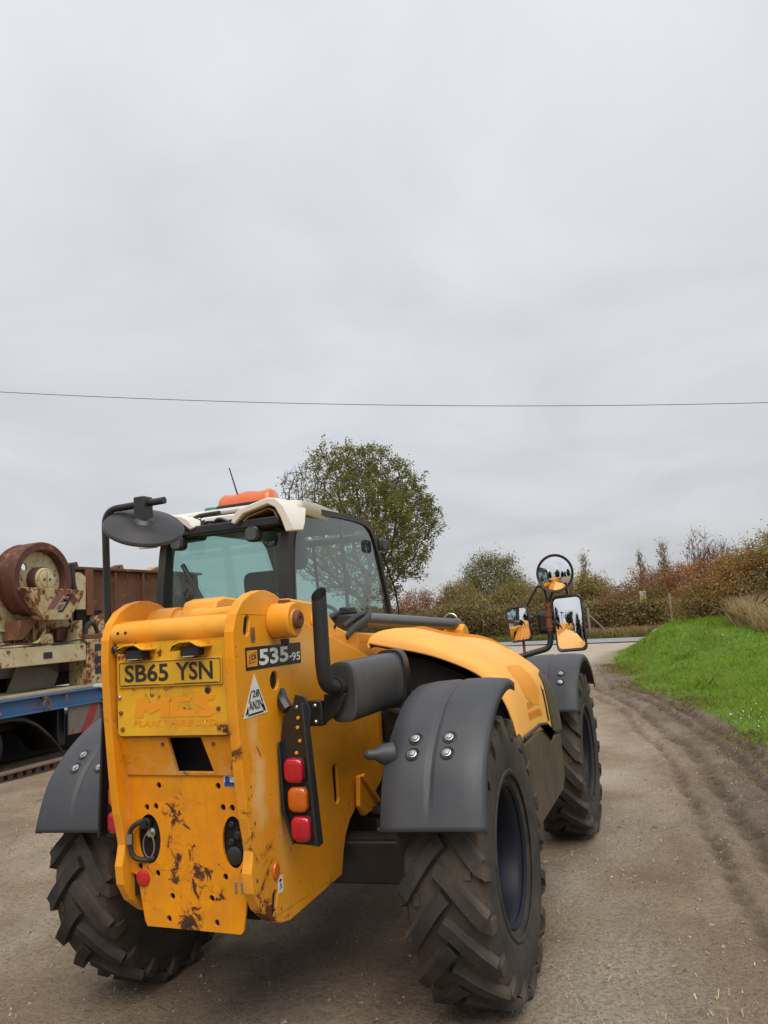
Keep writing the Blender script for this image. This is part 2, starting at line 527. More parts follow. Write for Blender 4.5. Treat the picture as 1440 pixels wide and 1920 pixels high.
def slot(cx, cy, w, h, n=8, rot=0.0):
    """stadium shape, w wide and h tall"""
    r = w / 2; pts = []
    for i in range(n + 1):
        a = PI * i / n
        pts.append((r * math.cos(a), h / 2 - r + r * math.sin(a)))
    for i in range(n + 1):
        a = PI + PI * i / n
        pts.append((r * math.cos(a), -h / 2 + r + r * math.sin(a)))
    return [(cx + x * math.cos(rot) - y * math.sin(rot), cy + x * math.sin(rot) + y * math.cos(rot)) for x, y in pts]

def rrect(x0, x1, y0, y1, r, n=5):
    pts = []
    for cx, cy, a0 in ((x1 - r, y1 - r, 0), (x0 + r, y1 - r, PI / 2), (x0 + r, y0 + r, PI), (x1 - r, y0 + r, 1.5 * PI)):
        for i in range(n + 1):
            a = a0 + PI / 2 * i / n
            pts.append((cx + r * math.cos(a), cy + r * math.sin(a)))
    return pts

def arc_path(pts, r=0.06, n=6):
    """round the corners of a polyline"""
    P = [Vector(p) for p in pts]
    out = [P[0]]
    for i in range(1, len(P) - 1):
        a, b, c = P[i - 1], P[i], P[i + 1]
        d1, d2 = (a - b), (c - b)
        k = min(r, d1.length * 0.49, d2.length * 0.49)
        s, e = b + d1.normalized() * k, b + d2.normalized() * k
        for j in range(n + 1):
            t = j / n
            out.append(s * (1 - t) ** 2 + b * 2 * t * (1 - t) + e * t * t)
    out.append(P[-1])
    return out

def text(body, origin, right, up, w, h, mat, name, parent, shear=0.0, bold=0.0, depth=0.0012, spacing=1.0):
    """lettering as a thin mesh filling a w x h box whose lower left corner is origin"""
    cu = bpy.data.curves.new('txt', 'FONT')
    cu.body = body; cu.size = 1.0; cu.shear = shear; cu.offset = bold
    cu.space_character = spacing
    cu.resolution_u = 3
    to = bpy.data.objects.new('txt', cu)
    COL.objects.link(to)
    dg = bpy.context.evaluated_depsgraph_get()
    me = bpy.data.meshes.new_from_object(to.evaluated_get(dg))
    bpy.data.objects.remove(to); bpy.data.curves.remove(cu)
    n = len(me.vertices)
    co = np.empty(n * 3); me.vertices.foreach_get('co', co); co = co.reshape(-1, 3)
    mn, mx = co.min(0), co.max(0)
    u = (co[:, 0] - mn[0]) / (mx[0] - mn[0]) * w
    v = (co[:, 1] - mn[1]) / (mx[1] - mn[1]) * h
    rt, upv = np.array(Vector(right).normalized()), np.array(Vector(up).normalized())
    nm = np.cross(rt, upv)
    P = np.array(origin)[None] + u[:, None] * rt + v[:, None] * upv + nm[None] * depth
    me.vertices.foreach_set('co', P.ravel()); me.update()
    me.materials.clear(); me.materials.append(M[mat])
    me.name = name
    o = bpy.data.objects.new(name, me)
    COL.objects.link(o); o.parent = parent
    return o

def smooth01(t):
    t = np.clip(t, 0, 1)
    return t * t * (3 - 2 * t)

# ------------------------------------------------------------------ terrain
_rs = np.random.RandomState(3)
_tab = _rs.rand(256, 256)
def vnoise(x, y, s):
    x, y = np.asarray(x) * s + 37.3, np.asarray(y) * s + 11.7
    xi, yi = np.floor(x).astype(int), np.floor(y).astype(int)
    fx, fy = x - xi, y - yi
    fx, fy = fx * fx * (3 - 2 * fx), fy * fy * (3 - 2 * fy)
    g = lambda i, j: _tab[i & 255, j & 255]
    return (g(xi, yi) * (1 - fx) * (1 - fy) + g(xi + 1, yi) * fx * (1 - fy) + g(xi, yi + 1) * (1 - fx) * fy + g(xi + 1, yi + 1) * fx * fy) - 0.5
def fbm(x, y, s, o=4):
    t, a = 0, 1.0
    for k in range(o):
        t = t + a * vnoise(x, y, s * 2 ** k); a *= 0.5
    return t

EDGE_Y = np.array([-40, -5, 0, 4, 6.4, 10.5, 13.2, 16.9, 20, 23.5, 26, 27.5, 28.6, 29.5, 31, 60])
EDGE_X = np.array([7.5, 4.0, 3.45, 3.0, 2.68, 1.80, .92, .30, -.25, -.55, -.5, -.1, 1.0, 3.0, 9.0, 40.0])
def edge_x(y):
    return np.interp(y, EDGE_Y, EDGE_X)
def road_near(x):
    return 31.6 - .41 * (x + .75)
def road_far(x):
    return 36.4 - .41 * (x + 1.4)
def lane_d(x, y):
    """signed distance-ish to the grass edge, negative on the dirt"""
    return x - edge_x(y) + 0.26 * fbm(x, y, 0.9, 3) + .16 * fbm(x, y, 4.0, 2)

def ground_z(x, y):
    x, y = np.asarray(x, float), np.asarray(y, float)
    cross = 0.034 * np.clip(x, -1.6, 1.6) * (1 - smooth01((y - .4) / 1.9)) * smooth01((y + 6) / 3)
    z = cross + 0.030 * fbm(x, y, 0.45, 3) * smooth01((np.abs(x) - 1.5) / 2)
    near = smooth01((16 - y) / 4) * smooth01((y + 5) / 2) * smooth01((7 - np.abs(x)) / 2)
    z = z + near * (0.010 * fbm(x, y, 3.5, 4) + 0.004 * fbm(x, y, 17, 2))
    d = x - edge_x(y)
    band = smooth01((d + 1.55) / 0.35) * smooth01((0.35 - d) / 0.5) * smooth01((18 - y) / 6) * smooth01((y + 4) / 2)
    # wheel ruts along the verge with tread-bar prints across them
    for c, wd, dp in ((-.24, .080, .075), (-.52, .055, .055), (-.88, .070, .060), (-1.22, .050, .034)):
        wob = c + .10 * vnoise(x * 0 + c * 9, y, .55) + .05 * vnoise(x * 0 + 5, y, 1.7)
        g = np.exp(-((d - wob) / wd) ** 2)
        bars = np.sin(y * 2 * PI / .23 + (d - wob) * 14)
        z = z - band * dp * g * (1 + .6 * bars)
        z = z + band * dp * .30 * np.exp(-((np.abs(d - wob) - wd * 1.7) / (wd * .5)) ** 2)
    z = z + band * .055 * fbm(x, y, 6.0, 4)
    tr = np.exp(-((x + 3.4 + .15 * vnoise(y, y, .3)) / .25) ** 2) + np.exp(-((x + 2.55 + .1 * vnoise(y, y, .4)) / .2) ** 2)
    z = z - .015 * tr * near
    return z

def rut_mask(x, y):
    """mask of the rut lines and their tread prints, coloured darker"""
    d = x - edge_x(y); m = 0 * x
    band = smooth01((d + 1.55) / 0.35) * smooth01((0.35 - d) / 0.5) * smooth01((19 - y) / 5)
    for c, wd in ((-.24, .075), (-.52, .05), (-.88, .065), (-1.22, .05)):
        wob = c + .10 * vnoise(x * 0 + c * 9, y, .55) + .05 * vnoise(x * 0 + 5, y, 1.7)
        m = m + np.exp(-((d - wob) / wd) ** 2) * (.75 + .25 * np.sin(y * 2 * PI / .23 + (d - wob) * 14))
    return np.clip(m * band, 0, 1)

def bank_z(x, y):
    """height of the grass verge above the dirt"""
    d = lane_d(x, y)
    ye = road_near(x) - y
    h = (0.16 + .74 * smooth01((y - 8) / 17)) * smooth01(d / (4.6 - 2.4 * smooth01((y - 16) / 8)))
    h = h + .10 * smooth01((d - 3) / 6)
    h = h * smooth01(ye / 3.2 + .02)
    lump = 0.10 * fbm(x, y, .55, 3) * smooth01(d / 1.2) + .03 * fbm(x, y, 2.2, 2) * smooth01(d / .5)
    return ground_z(x, y) + np.where(d > 0, h + lump * smooth01(ye / 1.5) + .015 * smooth01(d / .25), -.12)

def grid_mesh(name, xs, ys, zf, mat, keep=None, attrs=None):
    X, Y = np.meshgrid(xs, ys)
    Z = zf(X, Y)
    nx, ny = len(xs), len(ys)
    co = np.stack([X, Y, Z], -1).reshape(-1, 3)
    i = np.arange(nx * ny).reshape(ny, nx)
    q = np.stack([i[:-1, :-1], i[:-1, 1:], i[1:, 1:], i[1:, :-1]], -1).reshape(-1, 4)
    if keep is not None:
        k = keep(X, Y).reshape(-1)
        q = q[k[q].any(1)]
    me = bpy.data.meshes.new(name)
    me.vertices.add(len(co)); me.vertices.foreach_set('co', co.ravel())
    me.loops.add(q.size); me.loops.foreach_set('vertex_index', q.ravel().astype(np.int32))
    me.polygons.add(len(q)); me.polygons.foreach_set('loop_start', (np.arange(len(q)) * 4).astype(np.int32))
    me.polygons.foreach_set('use_smooth', np.ones(len(q), bool))
    me.update(calc_edges=True)
    if attrs:
        for nm, fn in attrs.items():
            a = me.attributes.new(nm, 'FLOAT', 'POINT')
            a.data.foreach_set('value', fn(X, Y).reshape(-1).astype(np.float32))
    me.materials.append(mat)
    o = bpy.data.objects.new(name, me)
    COL.objects.link(o)
    return o

def dirt_mat():
    t = NT('dirt_track')
    gv = t.n('ShaderNodeAttribute', attribute_name='mud')
    gp = t.n('ShaderNodeAttribute', attribute_name='pale')
    big = t.ramp(t.noise(.55, 6, .6, dist=.5), [(.34, 0.0), (.68, 1.0)])
    c = t.mix(big, (.282, .200, .128), (.438, .332, .224))
    mid = t.ramp(t.noise(3.2, 7, .7, dist=.7), [(.40, 0.0), (.64, 1.0)])
    c = t.mix(t.math('MULTIPLY', mid, .65), c, (.225, .160, .108))
    pl = t.ramp(t.noise(1.1, 5, .6, t.coords((1, .45, 1))), [(.47, 0.0), (.66, 1.0)])
    c = t.mix(t.math('MULTIPLY', pl, .42), c, (.56, .475, .365))
    c = t.mix(t.math('MULTIPLY', gp.outputs['Fac'], .75), c, (.58, .51, .41))
    wet = t.math('MULTIPLY', gv.outputs['Fac'], t.ramp(t.noise(2.4, 6, .65), [(.28, .35), (.62, 1.0)]))
    c = t.mix(t.math('MULTIPLY', wet, .92), c, (.098, .064, .044))
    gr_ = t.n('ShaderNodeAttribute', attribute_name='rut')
    c = t.mix(t.math('MULTIPLY', gr_.outputs['Fac'], t.ramp(t.noise(1.7, 4, .6), [(.30, .30), (.60, .85)])), c, (.062, .041, .029))  # rut bottoms mixed darker so the ruts stand out
    fine = t.noise(46, 6, .75)
    c = t.mix(t.ramp(fine, [(.36, .62), (.55, 0.0)]), c, (.115, .082, .056))
    grit = t.noise(120, 3, .8)
    c = t.mix(t.ramp(grit, [(.56, 0.0), (.68, .40)]), c, (.60, .52, .41))
    vo = t.n('ShaderNodeTexVoronoi'); vo.inputs['Scale'].default_value = 62
    t.link(t.tc.outputs['Object'], vo.inputs['Vector'])
    peb = t.math('MULTIPLY', t.ramp(vo.outputs['Distance'], [(.10, 1.0), (.26, 0.0)]), t.ramp(t.noise(2.1, 4, .6), [(.42, 0.0), (.62, 1.0)]))
    pc = t.mix(vo.outputs['Color'], (.28, .235, .19), (.52, .47, .41))
    c = t.mix(t.math('MULTIPLY', peb, .65), c, pc)
    h = t.math('ADD', t.math('MULTIPLY', fine, .6), t.math('ADD', t.math('MULTIPLY', peb, .7), t.math('MULTIPLY', t.noise(11, 6, .65), 1.2)))
    r = t.math('SUBTRACT', .93, t.math('MULTIPLY', wet, .28))
    t.bsdf(c, r, 0.0, t.bump(h, 1.0, .045), .3)
    return t.m

def turf_mat(name, a, b):
    t = NT(name)
    n = t.ramp(t.noise(1.6, 6, .65), [(.34, 0.0), (.66, 1.0)])
    c = t.mix(n, a, b)
    c = t.mix(t.ramp(t.noise(30, 4, .7), [(.4, .5), (.62, 0.0)]), c, (.035, .040, .014))
    t.bsdf(c, .9, 0.0, t.bump(t.noise(24, 5, .7), .8, .04), .2)
    return t.m

def asphalt_mat():
    t = NT('asphalt')
    c = t.mix(t.noise(.8, 5, .6), (.26, .26, .265), (.34, .338, .335))
    c = t.mix(t.ramp(t.noise(70, 3, .7), [(.4, .4), (.6, 0.0)]), c, (.13, .13, .13))
    t.bsdf(c, .85, 0.0, t.bump(t.noise(90, 3), .3, .01), .3)
    return t.m

def axis(segs):
    out = [segs[0][0]]
    for a, b, st in segs:
        n = max(1, int(round((b - a) / st)))
        out += list(a + (b - a) * (np.arange(n) + 1) / n)
    return np.array(out)
gx = axis([(-900, -100, 160), (-100, -14, 8), (-14, -5, .6), (-5, .6, .07), (.6, 4.2, .03), (4.2, 7, .12), (7, 20, 1.0), (20, 100, 10), (100, 900, 160)])
gy = axis([(-900, -100, 160), (-100, -8, 8), (-8, -3.2, .4), (-3.2, 2, .05), (2, 13, .04), (13, 14, .1), (14, 20, .12), (20, 46, .6), (46, 100, 6), (100, 900, 160)])
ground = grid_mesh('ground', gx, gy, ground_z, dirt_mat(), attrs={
    'mud': lambda X, Y: smooth01((X - edge_x(Y) + 1.45 + .5 * fbm(X, Y, .7, 3)) / 1.0) * smooth01((24 - Y) / 8),
    'pale': lambda X, Y: np.clip(smooth01((Y - 13 + 1.5 * fbm(X, Y, .3, 2)) / 12) * smooth01((edge_x(Y) - X) / .8) + .75 * np.exp(-((X - edge_x(Y) + 1.95 + .25 * fbm(X, Y, .5, 2)) / .36) ** 2) * smooth01(.55 + 1.6 * fbm(X, Y, .9, 3)) + .7 * np.exp(-((X + 2.9 + .3 * fbm(X, Y, .4, 2)) / .7) ** 2) * smooth01(.5 + 1.4 * fbm(X, Y, .7, 3)), 0, 1)})
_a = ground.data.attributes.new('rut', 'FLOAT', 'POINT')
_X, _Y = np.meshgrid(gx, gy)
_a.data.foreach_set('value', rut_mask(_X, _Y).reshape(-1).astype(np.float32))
tag(ground, kind='structure')

bx_ = axis([(-1.2, 9, .12), (9, 30, 1.5), (30, 80, 10)])
by_ = axis([(-40, -6, 4), (-6, 4, .5), (4, 32, .12)])
bank = grid_mesh('grass_verge', bx_, by_, bank_z, turf_mat('turf_soil', (.110, .215, .020), (.165, .280, .030)), keep=lambda X, Y: (lane_d(X, Y) > -.25) & (Y < road_near(X) + .4))
tag(bank, kind='structure')

# public road, crossing behind, and the far verge
def strip(name, f0, f1, z, mat, x0=-120, x1=80, st=4.0, edge=0.0):
    xs = np.arange(x0, x1 + .1, st); mb = MB()
    for i, x in enumerate(xs):
        mb.v += [(x, float(f0(x)) + edge * float(vnoise(x, 0, .8)), z), (x, float(f1(x)) + edge * float(vnoise(x, 9, .8)), z)]
    mb.f = [(2 * i, 2 * i + 2, 2 * i + 3, 2 * i + 1) for i in range(len(xs) - 1)]
    return mb.obj(name, mat, recalc=False, smooth=0)
road = strip('road', lambda x: road_far(x) - 4.1, road_far, .045, asphalt_mat(), st=1.0, edge=.5)
tag(road, kind='structure')
verge = strip('far_verge', lambda x: road_far(x) - .15, lambda x: road_far(x) + 60, .075, turf_mat('verge_soil', (.075, .10, .022), (.13, .12, .045)), st=1.0, edge=.3)
tag(verge, kind='structure')

# far spoil hill
def hill_z(X, Y):
    e = np.exp(-((X - 26) / 26) ** 2 - ((Y - 160) / 22) ** 2)
    p = np.exp(-((X - 30) / 9) ** 2 - ((Y - 150) / 8) ** 2)
    return 9.2 * e + 2.8 * p + .6 * fbm(X, Y, .12, 4) - .8
hill = grid_mesh('hill', np.linspace(-45, 110, 80), np.linspace(100, 230, 60), hill_z, turf_mat('hill_turf', (.15, .15, .085), (.13, .105, .075)))
tag(hill, kind='structure')

# ------------------------------------------------------------------ plants
def leaf_mat(name, cols, trans=.35, vary=.35):
    """foliage: each leaf takes its own tone"""
    t = NT(name)
    g = t.n('ShaderNodeNewGeometry')
    stops = [(i / (len(cols) - 1), c) for i, c in enumerate(cols)]
    c = t.ramp(g.outputs['Random Per Island'], stops)
    big = t.noise(.9, 3, .6)
    c = t.mix(t.ramp(big, [(.35, vary), (.62, 0.0)]), c, tuple(x * .45 for x in cols[0]))
    d = t.n('ShaderNodeBsdfDiffuse'); tr = t.n('ShaderNodeBsdfTranslucent')
    t.link(c, d.inputs[0]); t.link(c, tr.inputs[0])
    mx = t.n('ShaderNodeMixShader'); mx.inputs[0].default_value = trans
    t.link(d.outputs[0], mx.inputs[1]); t.link(tr.outputs[0], mx.inputs[2])
    t.link(mx.outputs[0], t.out.inputs['Surface'])
    return t.m
M['bark'] = simple('bark', (.075, .062, .050), .9, var=.35, scale=12)
M['twig'] = simple('twig_bark', (.085, .066, .052), .9, var=.3, scale=9)

def np_mesh(name, co, faces_k, mat, smooth=False):
    """co (n,3); every k verts in a row are one face"""
    k = faces_k; n = len(co) // k
    me = bpy.data.meshes.new(name)
    me.vertices.add(n * k); me.vertices.foreach_set('co', np.ascontiguousarray(co[:n * k], dtype=np.float32).ravel())
    me.loops.add(n * k); me.loops.foreach_set('vertex_index', np.arange(n * k, dtype=np.int32))
    me.polygons.add(n); me.polygons.foreach_set('loop_start', (np.arange(n) * k).astype(np.int32))
    me.update(calc_edges=True)
    me.materials.append(mat)
    return me

def leaf_quads(P, size, rs, flat=.0, aspect=.55, droop=0.0):
    n = len(P)
    a = rs.normal(size=(n, 3)); a[:, 2] = a[:, 2] * (1 - flat) - droop
    a /= np.linalg.norm(a, axis=1)[:, None] + 1e-9
    b = rs.normal(size=(n, 3)); b -= (b * a).sum(1)[:, None] * a
    b /= np.linalg.norm(b, axis=1)[:, None] + 1e-9
    s = size * (.6 + .8 * rs.rand(n))[:, None]
    q = np.stack([P, P + a * s * .5 + b * s * aspect * .5, P + a * s, P + a * s * .5 - b * s * aspect * .5], 1)
    return q.reshape(-1, 3)

def seg_mesh(name, A, B, ra, rb, mat, k=4):
    """many tapered twigs as open tubes"""
    A, B = np.asarray(A), np.asarray(B); n = len(A)
    d = B - A; d /= np.linalg.norm(d, axis=1)[:, None] + 1e-9
    ref = np.where(np.abs(d[:, 2:3]) < .9, [[0, 0, 1.]], [[1., 0, 0]])
    e1 = np.cross(d, ref); e1 /= np.linalg.norm(e1, axis=1)[:, None]
    e2 = np.cross(d, e1)
    th = np.arange(k) * 2 * PI / k
    ring = e1[:, None] * np.cos(th)[None, :, None] + e2[:, None] * np.sin(th)[None, :, None]
    V = np.concatenate([A[:, None] + ring * np.asarray(ra)[:, None, None], B[:, None] + ring * np.asarray(rb)[:, None, None]], 1)
    base = (np.arange(n) * 2 * k)[:, None, None]
    j = np.arange(k); j2 = (j + 1) % k
    q = (base + np.stack([j, j2, j2 + k, j + k], -1)[None]).reshape(-1, 4)
    me = bpy.data.meshes.new(name)
    me.vertices.add(n * 2 * k); me.vertices.foreach_set('co', V.astype(np.float32).ravel())
    me.loops.add(q.size); me.loops.foreach_set('vertex_index', q.ravel().astype(np.int32))
    me.polygons.add(len(q)); me.polygons.foreach_set('loop_start', (np.arange(len(q)) * 4).astype(np.int32))
    me.polygons.foreach_set('use_smooth', np.ones(len(q), bool))
    me.update(calc_edges=True); me.materials.append(mat)
    return me

def colonize(att, start, D, di, dk, iters, rs, seedpath):
    """space colonisation: returns node positions and parents"""
    nodes = [np.array(p, float) for p in seedpath]; par = [-1] + list(range(len(seedpath) - 1))
    att = att.copy()
    for it in range(iters):
        N = np.array(nodes)
        if len(att) == 0: break
        d2 = ((att[:, None] - N[None]) ** 2).sum(2)
        near = d2.argmin(1); dm = np.sqrt(d2[np.arange(len(att)), near])
        act = dm < di
        if not act.any(): break
        new = 0
        for i in np.unique(near[act]):
            sel = att[act & (near == i)]
            v = sel - N[i]; v /= np.linalg.norm(v, axis=1)[:, None] + 1e-9
            m = v.mean(0) + rs.normal(size=3) * .12
            m /= np.linalg.norm(m) + 1e-9
            p = N[i] + m * D
            nodes.append(p); par.append(int(i)); new += 1
        P = np.array(nodes[-new:])
        d2 = ((att[:, None] - P[None]) ** 2).sum(2).min(1)
        att = att[d2 > dk * dk]
    return np.array(nodes), np.array(par)

def pipe_radius(par, tip, power=2.3):
    n = len(par); acc = np.zeros(n); kids = np.zeros(n, int)
    for i in range(n - 1, -1, -1):
        if kids[i] == 0: acc[i] = tip ** power
        if par[i] >= 0:
            acc[par[i]] += acc[i]; kids[par[i]] += 1
    return acc ** (1 / power), kids

# ------------------------------------------------------------------ telehandler
TH = empty('telehandler', (0, 0, 0), 'mud-splashed yellow telehandler with black mudguards parked on the dirt track', 'telehandler')
XR0, XR1 = .235, .28          # right chassis plate
XL0, XL1 = -.385, -.345       # left chassis plate
PLATE = [(-.993, .84), (-.982, .875), (-.972, .92), (-.982, .975), (-1.0, 1.05), (-1.02, 1.2), (-1.042, 1.45), (-1.052, 1.68),
         (-1.048, 1.78), (-1.02, 1.85), (-.97, 1.90), (-.90, 1.933), (-.83, 1.947), (-.77, 1.947), (-.70, 1.933), (-.64, 1.905), (-.59, 1.865), (-.545, 1.832),
         (0.0, 1.68), (.34, 1.585), (.43, 1.54), (.46, 1.48), (.46, .98), (.40, .90), (.30, .86), (.03, .84), (-.05, .805), (-.11, .745), (-.15, .67), (-.18, .58),
         (-.70, .565), (-.78, .583), (-.857, .62), (-.942, .69), (-.985, .765)]
MB().prism(PLATE, 'x', XR0, XR1, [slot(-.945, 1.80, .040, .085, rot=-.25), ell(-.738, 1.557, .036, .040), slot(-.192, 1.008, .05, .19, rot=.03), slot(-.825, .675, .035, .10, rot=-.25)]).obj('chassis_plate', 'yellow', TH, .005, smooth=0)
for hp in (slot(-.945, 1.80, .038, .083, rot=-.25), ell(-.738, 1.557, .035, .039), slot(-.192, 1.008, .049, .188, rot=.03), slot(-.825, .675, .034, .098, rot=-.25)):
    MB().prism(hp, 'x', XR1 - .016, XR1 - .013).obj('hole_shade_insert', 'black_dark', TH, smooth=0)  # black inserts standing in for the shade inside the holes
PL2 = [p for p in PLATE]
MB().prism(PL2, 'x', XL0, XL1, [slot(-.93, 1.78, .05, .08)]).obj('chassis_plate', 'yellow', TH, .005, smooth=0)
# black block standing in for the shade inside the chassis tail
MB().span((XL1 + .006, -.86, .62), (XR0 - .006, .40, 1.56)).obj('chassis_shade_block', 'black_dark', TH)
MB().span((XL1 + .05, -.80, .60), (XR0 - .05, 3.1, 1.05)).obj('chassis_frame', 'black_steel', TH, .01)
# rear sheet folded over the cross tube
MB().prism([(-.985, 1.36), (-.985, 1.84), (-.975, 1.853), (-.955, 1.855), (-.93, 1.845), (-.92, 1.82), (-.92, 1.36)], 'x', XL1, XR0).obj('rear_sheet', 'yellow_plain', TH, .008)
MB().tube([(XL1, -.985, 1.80), (XR0, -.985, 1.80)], .048, 20, cap=False).obj('cross_tube', 'yellow_plain', TH)
for xx in (-.305, -.265):
    MB().cyl((xx, -1.028, 1.806), (xx, -1.036, 1.806), .006, 8).obj('drain_hole', 'black_dark', TH)

# board with number plate
BY = -1.0
MB().prism(rrect(-.3375, .2315, 1.367, 1.7765, .024), 'y', BY - .006, BY - .001).obj('rusty_board_edge', 'rust', TH)
board = MB().prism(rrect(-.333, .226, 1.372, 1.772, .022), 'y', BY - .014, BY).obj('rear_board', 'yellow_board', TH, .003)
for (bx, bz, mt) in ((-.318, 1.712, 'steel'), (-.318, 1.535, 'steel'), (-.312, 1.470, 'rust'), (-.305, 1.402, 'rust'), (.176, 1.402, 'rust'), (.176, 1.478, 'rust'), (.205, 1.40, 'rust')):
    MB().lathe([(0, .009), (.006, .009), (.009, .005)], (bx, BY - .014, bz), (0, -1, 0), 8, True).obj('bolt', mt, board)
MB().lathe([(0, .016), (.010, .016), (.018, .009)], (-.345 + .012, BY - .016, 1.738), (0, -1, 0), 12, True).obj('rubber_stop', 'black_plastic', board)
MB().lathe([(0, .017), (.003, .012)], (.128, BY - .0145, 1.553), (0, -1, 0), 10, True).obj('rust_hole', 'rust', board)
MB().lathe([(0, .009), (.003, .009)], (.128, BY - .018, 1.553), (0, -1, 0), 8, True).obj('hole', 'black_dark', board)
for pts in ([(300, 1140), (330, 965), (400, 965), (445, 1025), (540, 965), (600, 965), (595, 1140), (520, 1140), (525, 1065), (440, 1110), (395, 1070), (375, 1140)],
            [(606, 1140), (606, 1010), (640, 965), (786, 965), (771, 1005), (690, 1010), (665, 1085), (815, 1085), (806, 1140)],
            [(806, 960), (975, 955), (960, 1000), (905, 1005), (905, 1030), (960, 1060), (965, 1110), (930, 1140), (825, 1140), (840, 1090), (890, 1085), (850, 1060), (800, 1030)]):
    MB().prism([(-.245 + (px - 300) / 675 * .41, 1.448 + (1140 - pz) / 185 * .085) for px, pz in pts], 'y', BY - .0156, BY - .0146).obj('ghost_letter', 'ghost', board, smooth=0)
text('PLANT HIRE LTD', (-.250, BY - .0145, 1.412), (1, 0, 0), (0, 0, 1), .415, .026, 'ghost', 'ghost_lettering', board, shear=.15, bold=.012)
npl = MB().prism(rrect(-.317, .203, 1.574, 1.685, .008), 'y', BY - .022, BY - .0145).obj('number_plate', 'plate_yellow', TH, .0015)
ring_o, ring_i = rrect(-.311, .197, 1.580, 1.679, .008), rrect(-.3085, .1945, 1.5825, 1.6765, .007)
MB().prism(ring_o, 'y', BY - .0232, BY - .0222, [ring_i]).obj('plate_border', 'plate_black', npl, smooth=0)
text('SB65', (-.283, BY - .0222, 1.596), (1, 0, 0), (0, 0, 1), .225, .074, 'plate_black', 'plate_lettering', npl, bold=.022)
text('YSN', (-.021, BY - .0222, 1.596), (1, 0, 0), (0, 0, 1), .181, .074, 'plate_black', 'plate_lettering', npl, bold=.022)
for a, b in ((-.30, -.108), (-.03, .18)):
    MB().span((a, BY - .0232, 1.5835), (b, BY - .0222, 1.5848)).obj('plate_line', 'plate_black', npl, smooth=0)
# two number plate lamps under bent visors
for lx in (-.200, .078):
    pts = [(lx - .078, 1.716), (lx - .066, 1.736), (lx - .03, 1.749), (lx + .02, 1.749), (lx + .055, 1.730), (lx + .078, 1.727)]
    prof = pts + [(x, z + .007) for x, z in reversed(pts)]
    MB().prism(prof, 'y', BY - .085, BY - .014).obj('lamp_visor', 'yellow_board', TH, .002)
    lp = MB().prism(rrect(lx - .045, lx + .04, 1.694, 1.732, .006), 'y', BY - .062, BY - .014).obj('plate_lamp', 'black_plastic', TH, .003)
    MB().span((lx - .03, BY - .066, 1.692), (lx + .02, BY - .03, 1.694)).obj('lamp_glass', 'decal_white', lp)

# sloping panel below the board with its opening, then the tow plate
def slope_y(z):
    return -.945 - (z - 1.20) * .30
pan = MB()
for q in ([(XL1, 1.20), (-.085, 1.20), (-.10, 1.40), (XL1, 1.40)], [(.10, 1.20), (XR0, 1.20), (XR0, 1.40), (.062, 1.40)], [(-.085, 1.20), (.10, 1.20), (.098, 1.216), (-.083, 1.216)]):
    pan.prism(q, 'y', 0, .02)
pan.v = [(x, y + slope_y(z), z) for x, y, z in pan.v]
pan.obj('sloping_panel', 'yellow', TH, .003)
for bx, bz in ((-.125, 1.335), (.125, 1.335)):
    MB().lathe([(0, .008), (.004, .008)], (bx, slope_y(bz) - .001, bz), (0, -1, 0), 8, True).obj('bolt', 'rust', TH)
TY = -.935
tow = [(-.345, 1.212), (-.345, .80), (-.318, .79), (-.306, .752), (-.280, .612), (-.268, .590), (.185, .590), (.199, .605), (.216, .70), (.226, .80), (.235, .83), (.235, 1.212)]
holes_small = [(-.192, 1.156), (.104, 1.157), (-.257, 1.066), (-.210, 1.071), (.124, 1.073), (.168, 1.072), (-.209, .801), (.123, .804), (-.138, .715), (.054, .718), (-.158, .626), (.075, .626), (-.298, .826), (.207, .826)]
tw = MB().prism(tow, 'y', TY, TY + .012, [ell(-.248, .938, .058, .100, 24), ell(.168, .938, .052, .102, 24)] + [ell(x, z, .0125, .0135, 12) for x, z in holes_small]).obj('tow_plate', 'yellow_tow', TH, .002, smooth=0)
MB().span((XL1, TY + .020, .70), (XR0, TY + .045, 1.2)).obj('hole_shade_sheet', 'black_dark', TH)  # black sheet in place of the darkness seen through the holes
# hydraulic couplings in the two openings
MB().tube(arc_path([(-.268, TY + .015, 1.01), (-.28, TY - .02, 1.012), (-.322, TY - .030, .985), (-.326, TY - .030, .915), (-.312, TY - .026, .865), (-.265, TY - .005, .853), (-.235, TY + .015, .856)], .05), .0105, 10).obj('hydraulic_hose', 'hose', TH)
MB().tube([(-.3235, TY - .030, .965), (-.325, TY - .030, .925)], .015, 10).obj('hose_ferrule', 'steel', TH)
MB().lathe([(0, .024), (.02, .024), (.024, .016), (.04, .016)], (-.262, TY + .018, 1.0), (0, -1, 0), 14, True).obj('hose_coupling', 'black_steel', TH)
MB().lathe([(0, .021), (.014, .021), (.018, .012), (.03, .012)], (-.240, TY + .018, .962), (0, -1, 0), 14, True).obj('hydraulic_coupling', 'steel', TH)
MB().tube([(-.243 + .028 * math.cos(a), TY - .010, .915 + .048 * math.sin(a)) for a in np.linspace(0, 2 * PI, 24, endpoint=False)], .0028, 5, closed=True).obj('cap_lanyard', 'steel', TH)
for cx, cz, rr in ((.152, 1.005, .014), (.182, .962, .018), (.150, .935, .015)):
    MB().lathe([(0, rr), (.008, rr), (.011, rr * .6), (.015, rr * .6)], (cx, TY + .019, cz), (0, -1, 0), 12, True).obj('hydraulic_coupling', 'black_steel', TH)
MB().lathe([(0, .036), (.012, .036), (.017, .026), (.018, .012)], (.165, TY + .019, .885), (0, -1, 0), 16, True).obj('trailer_socket', 'black_plastic', TH)
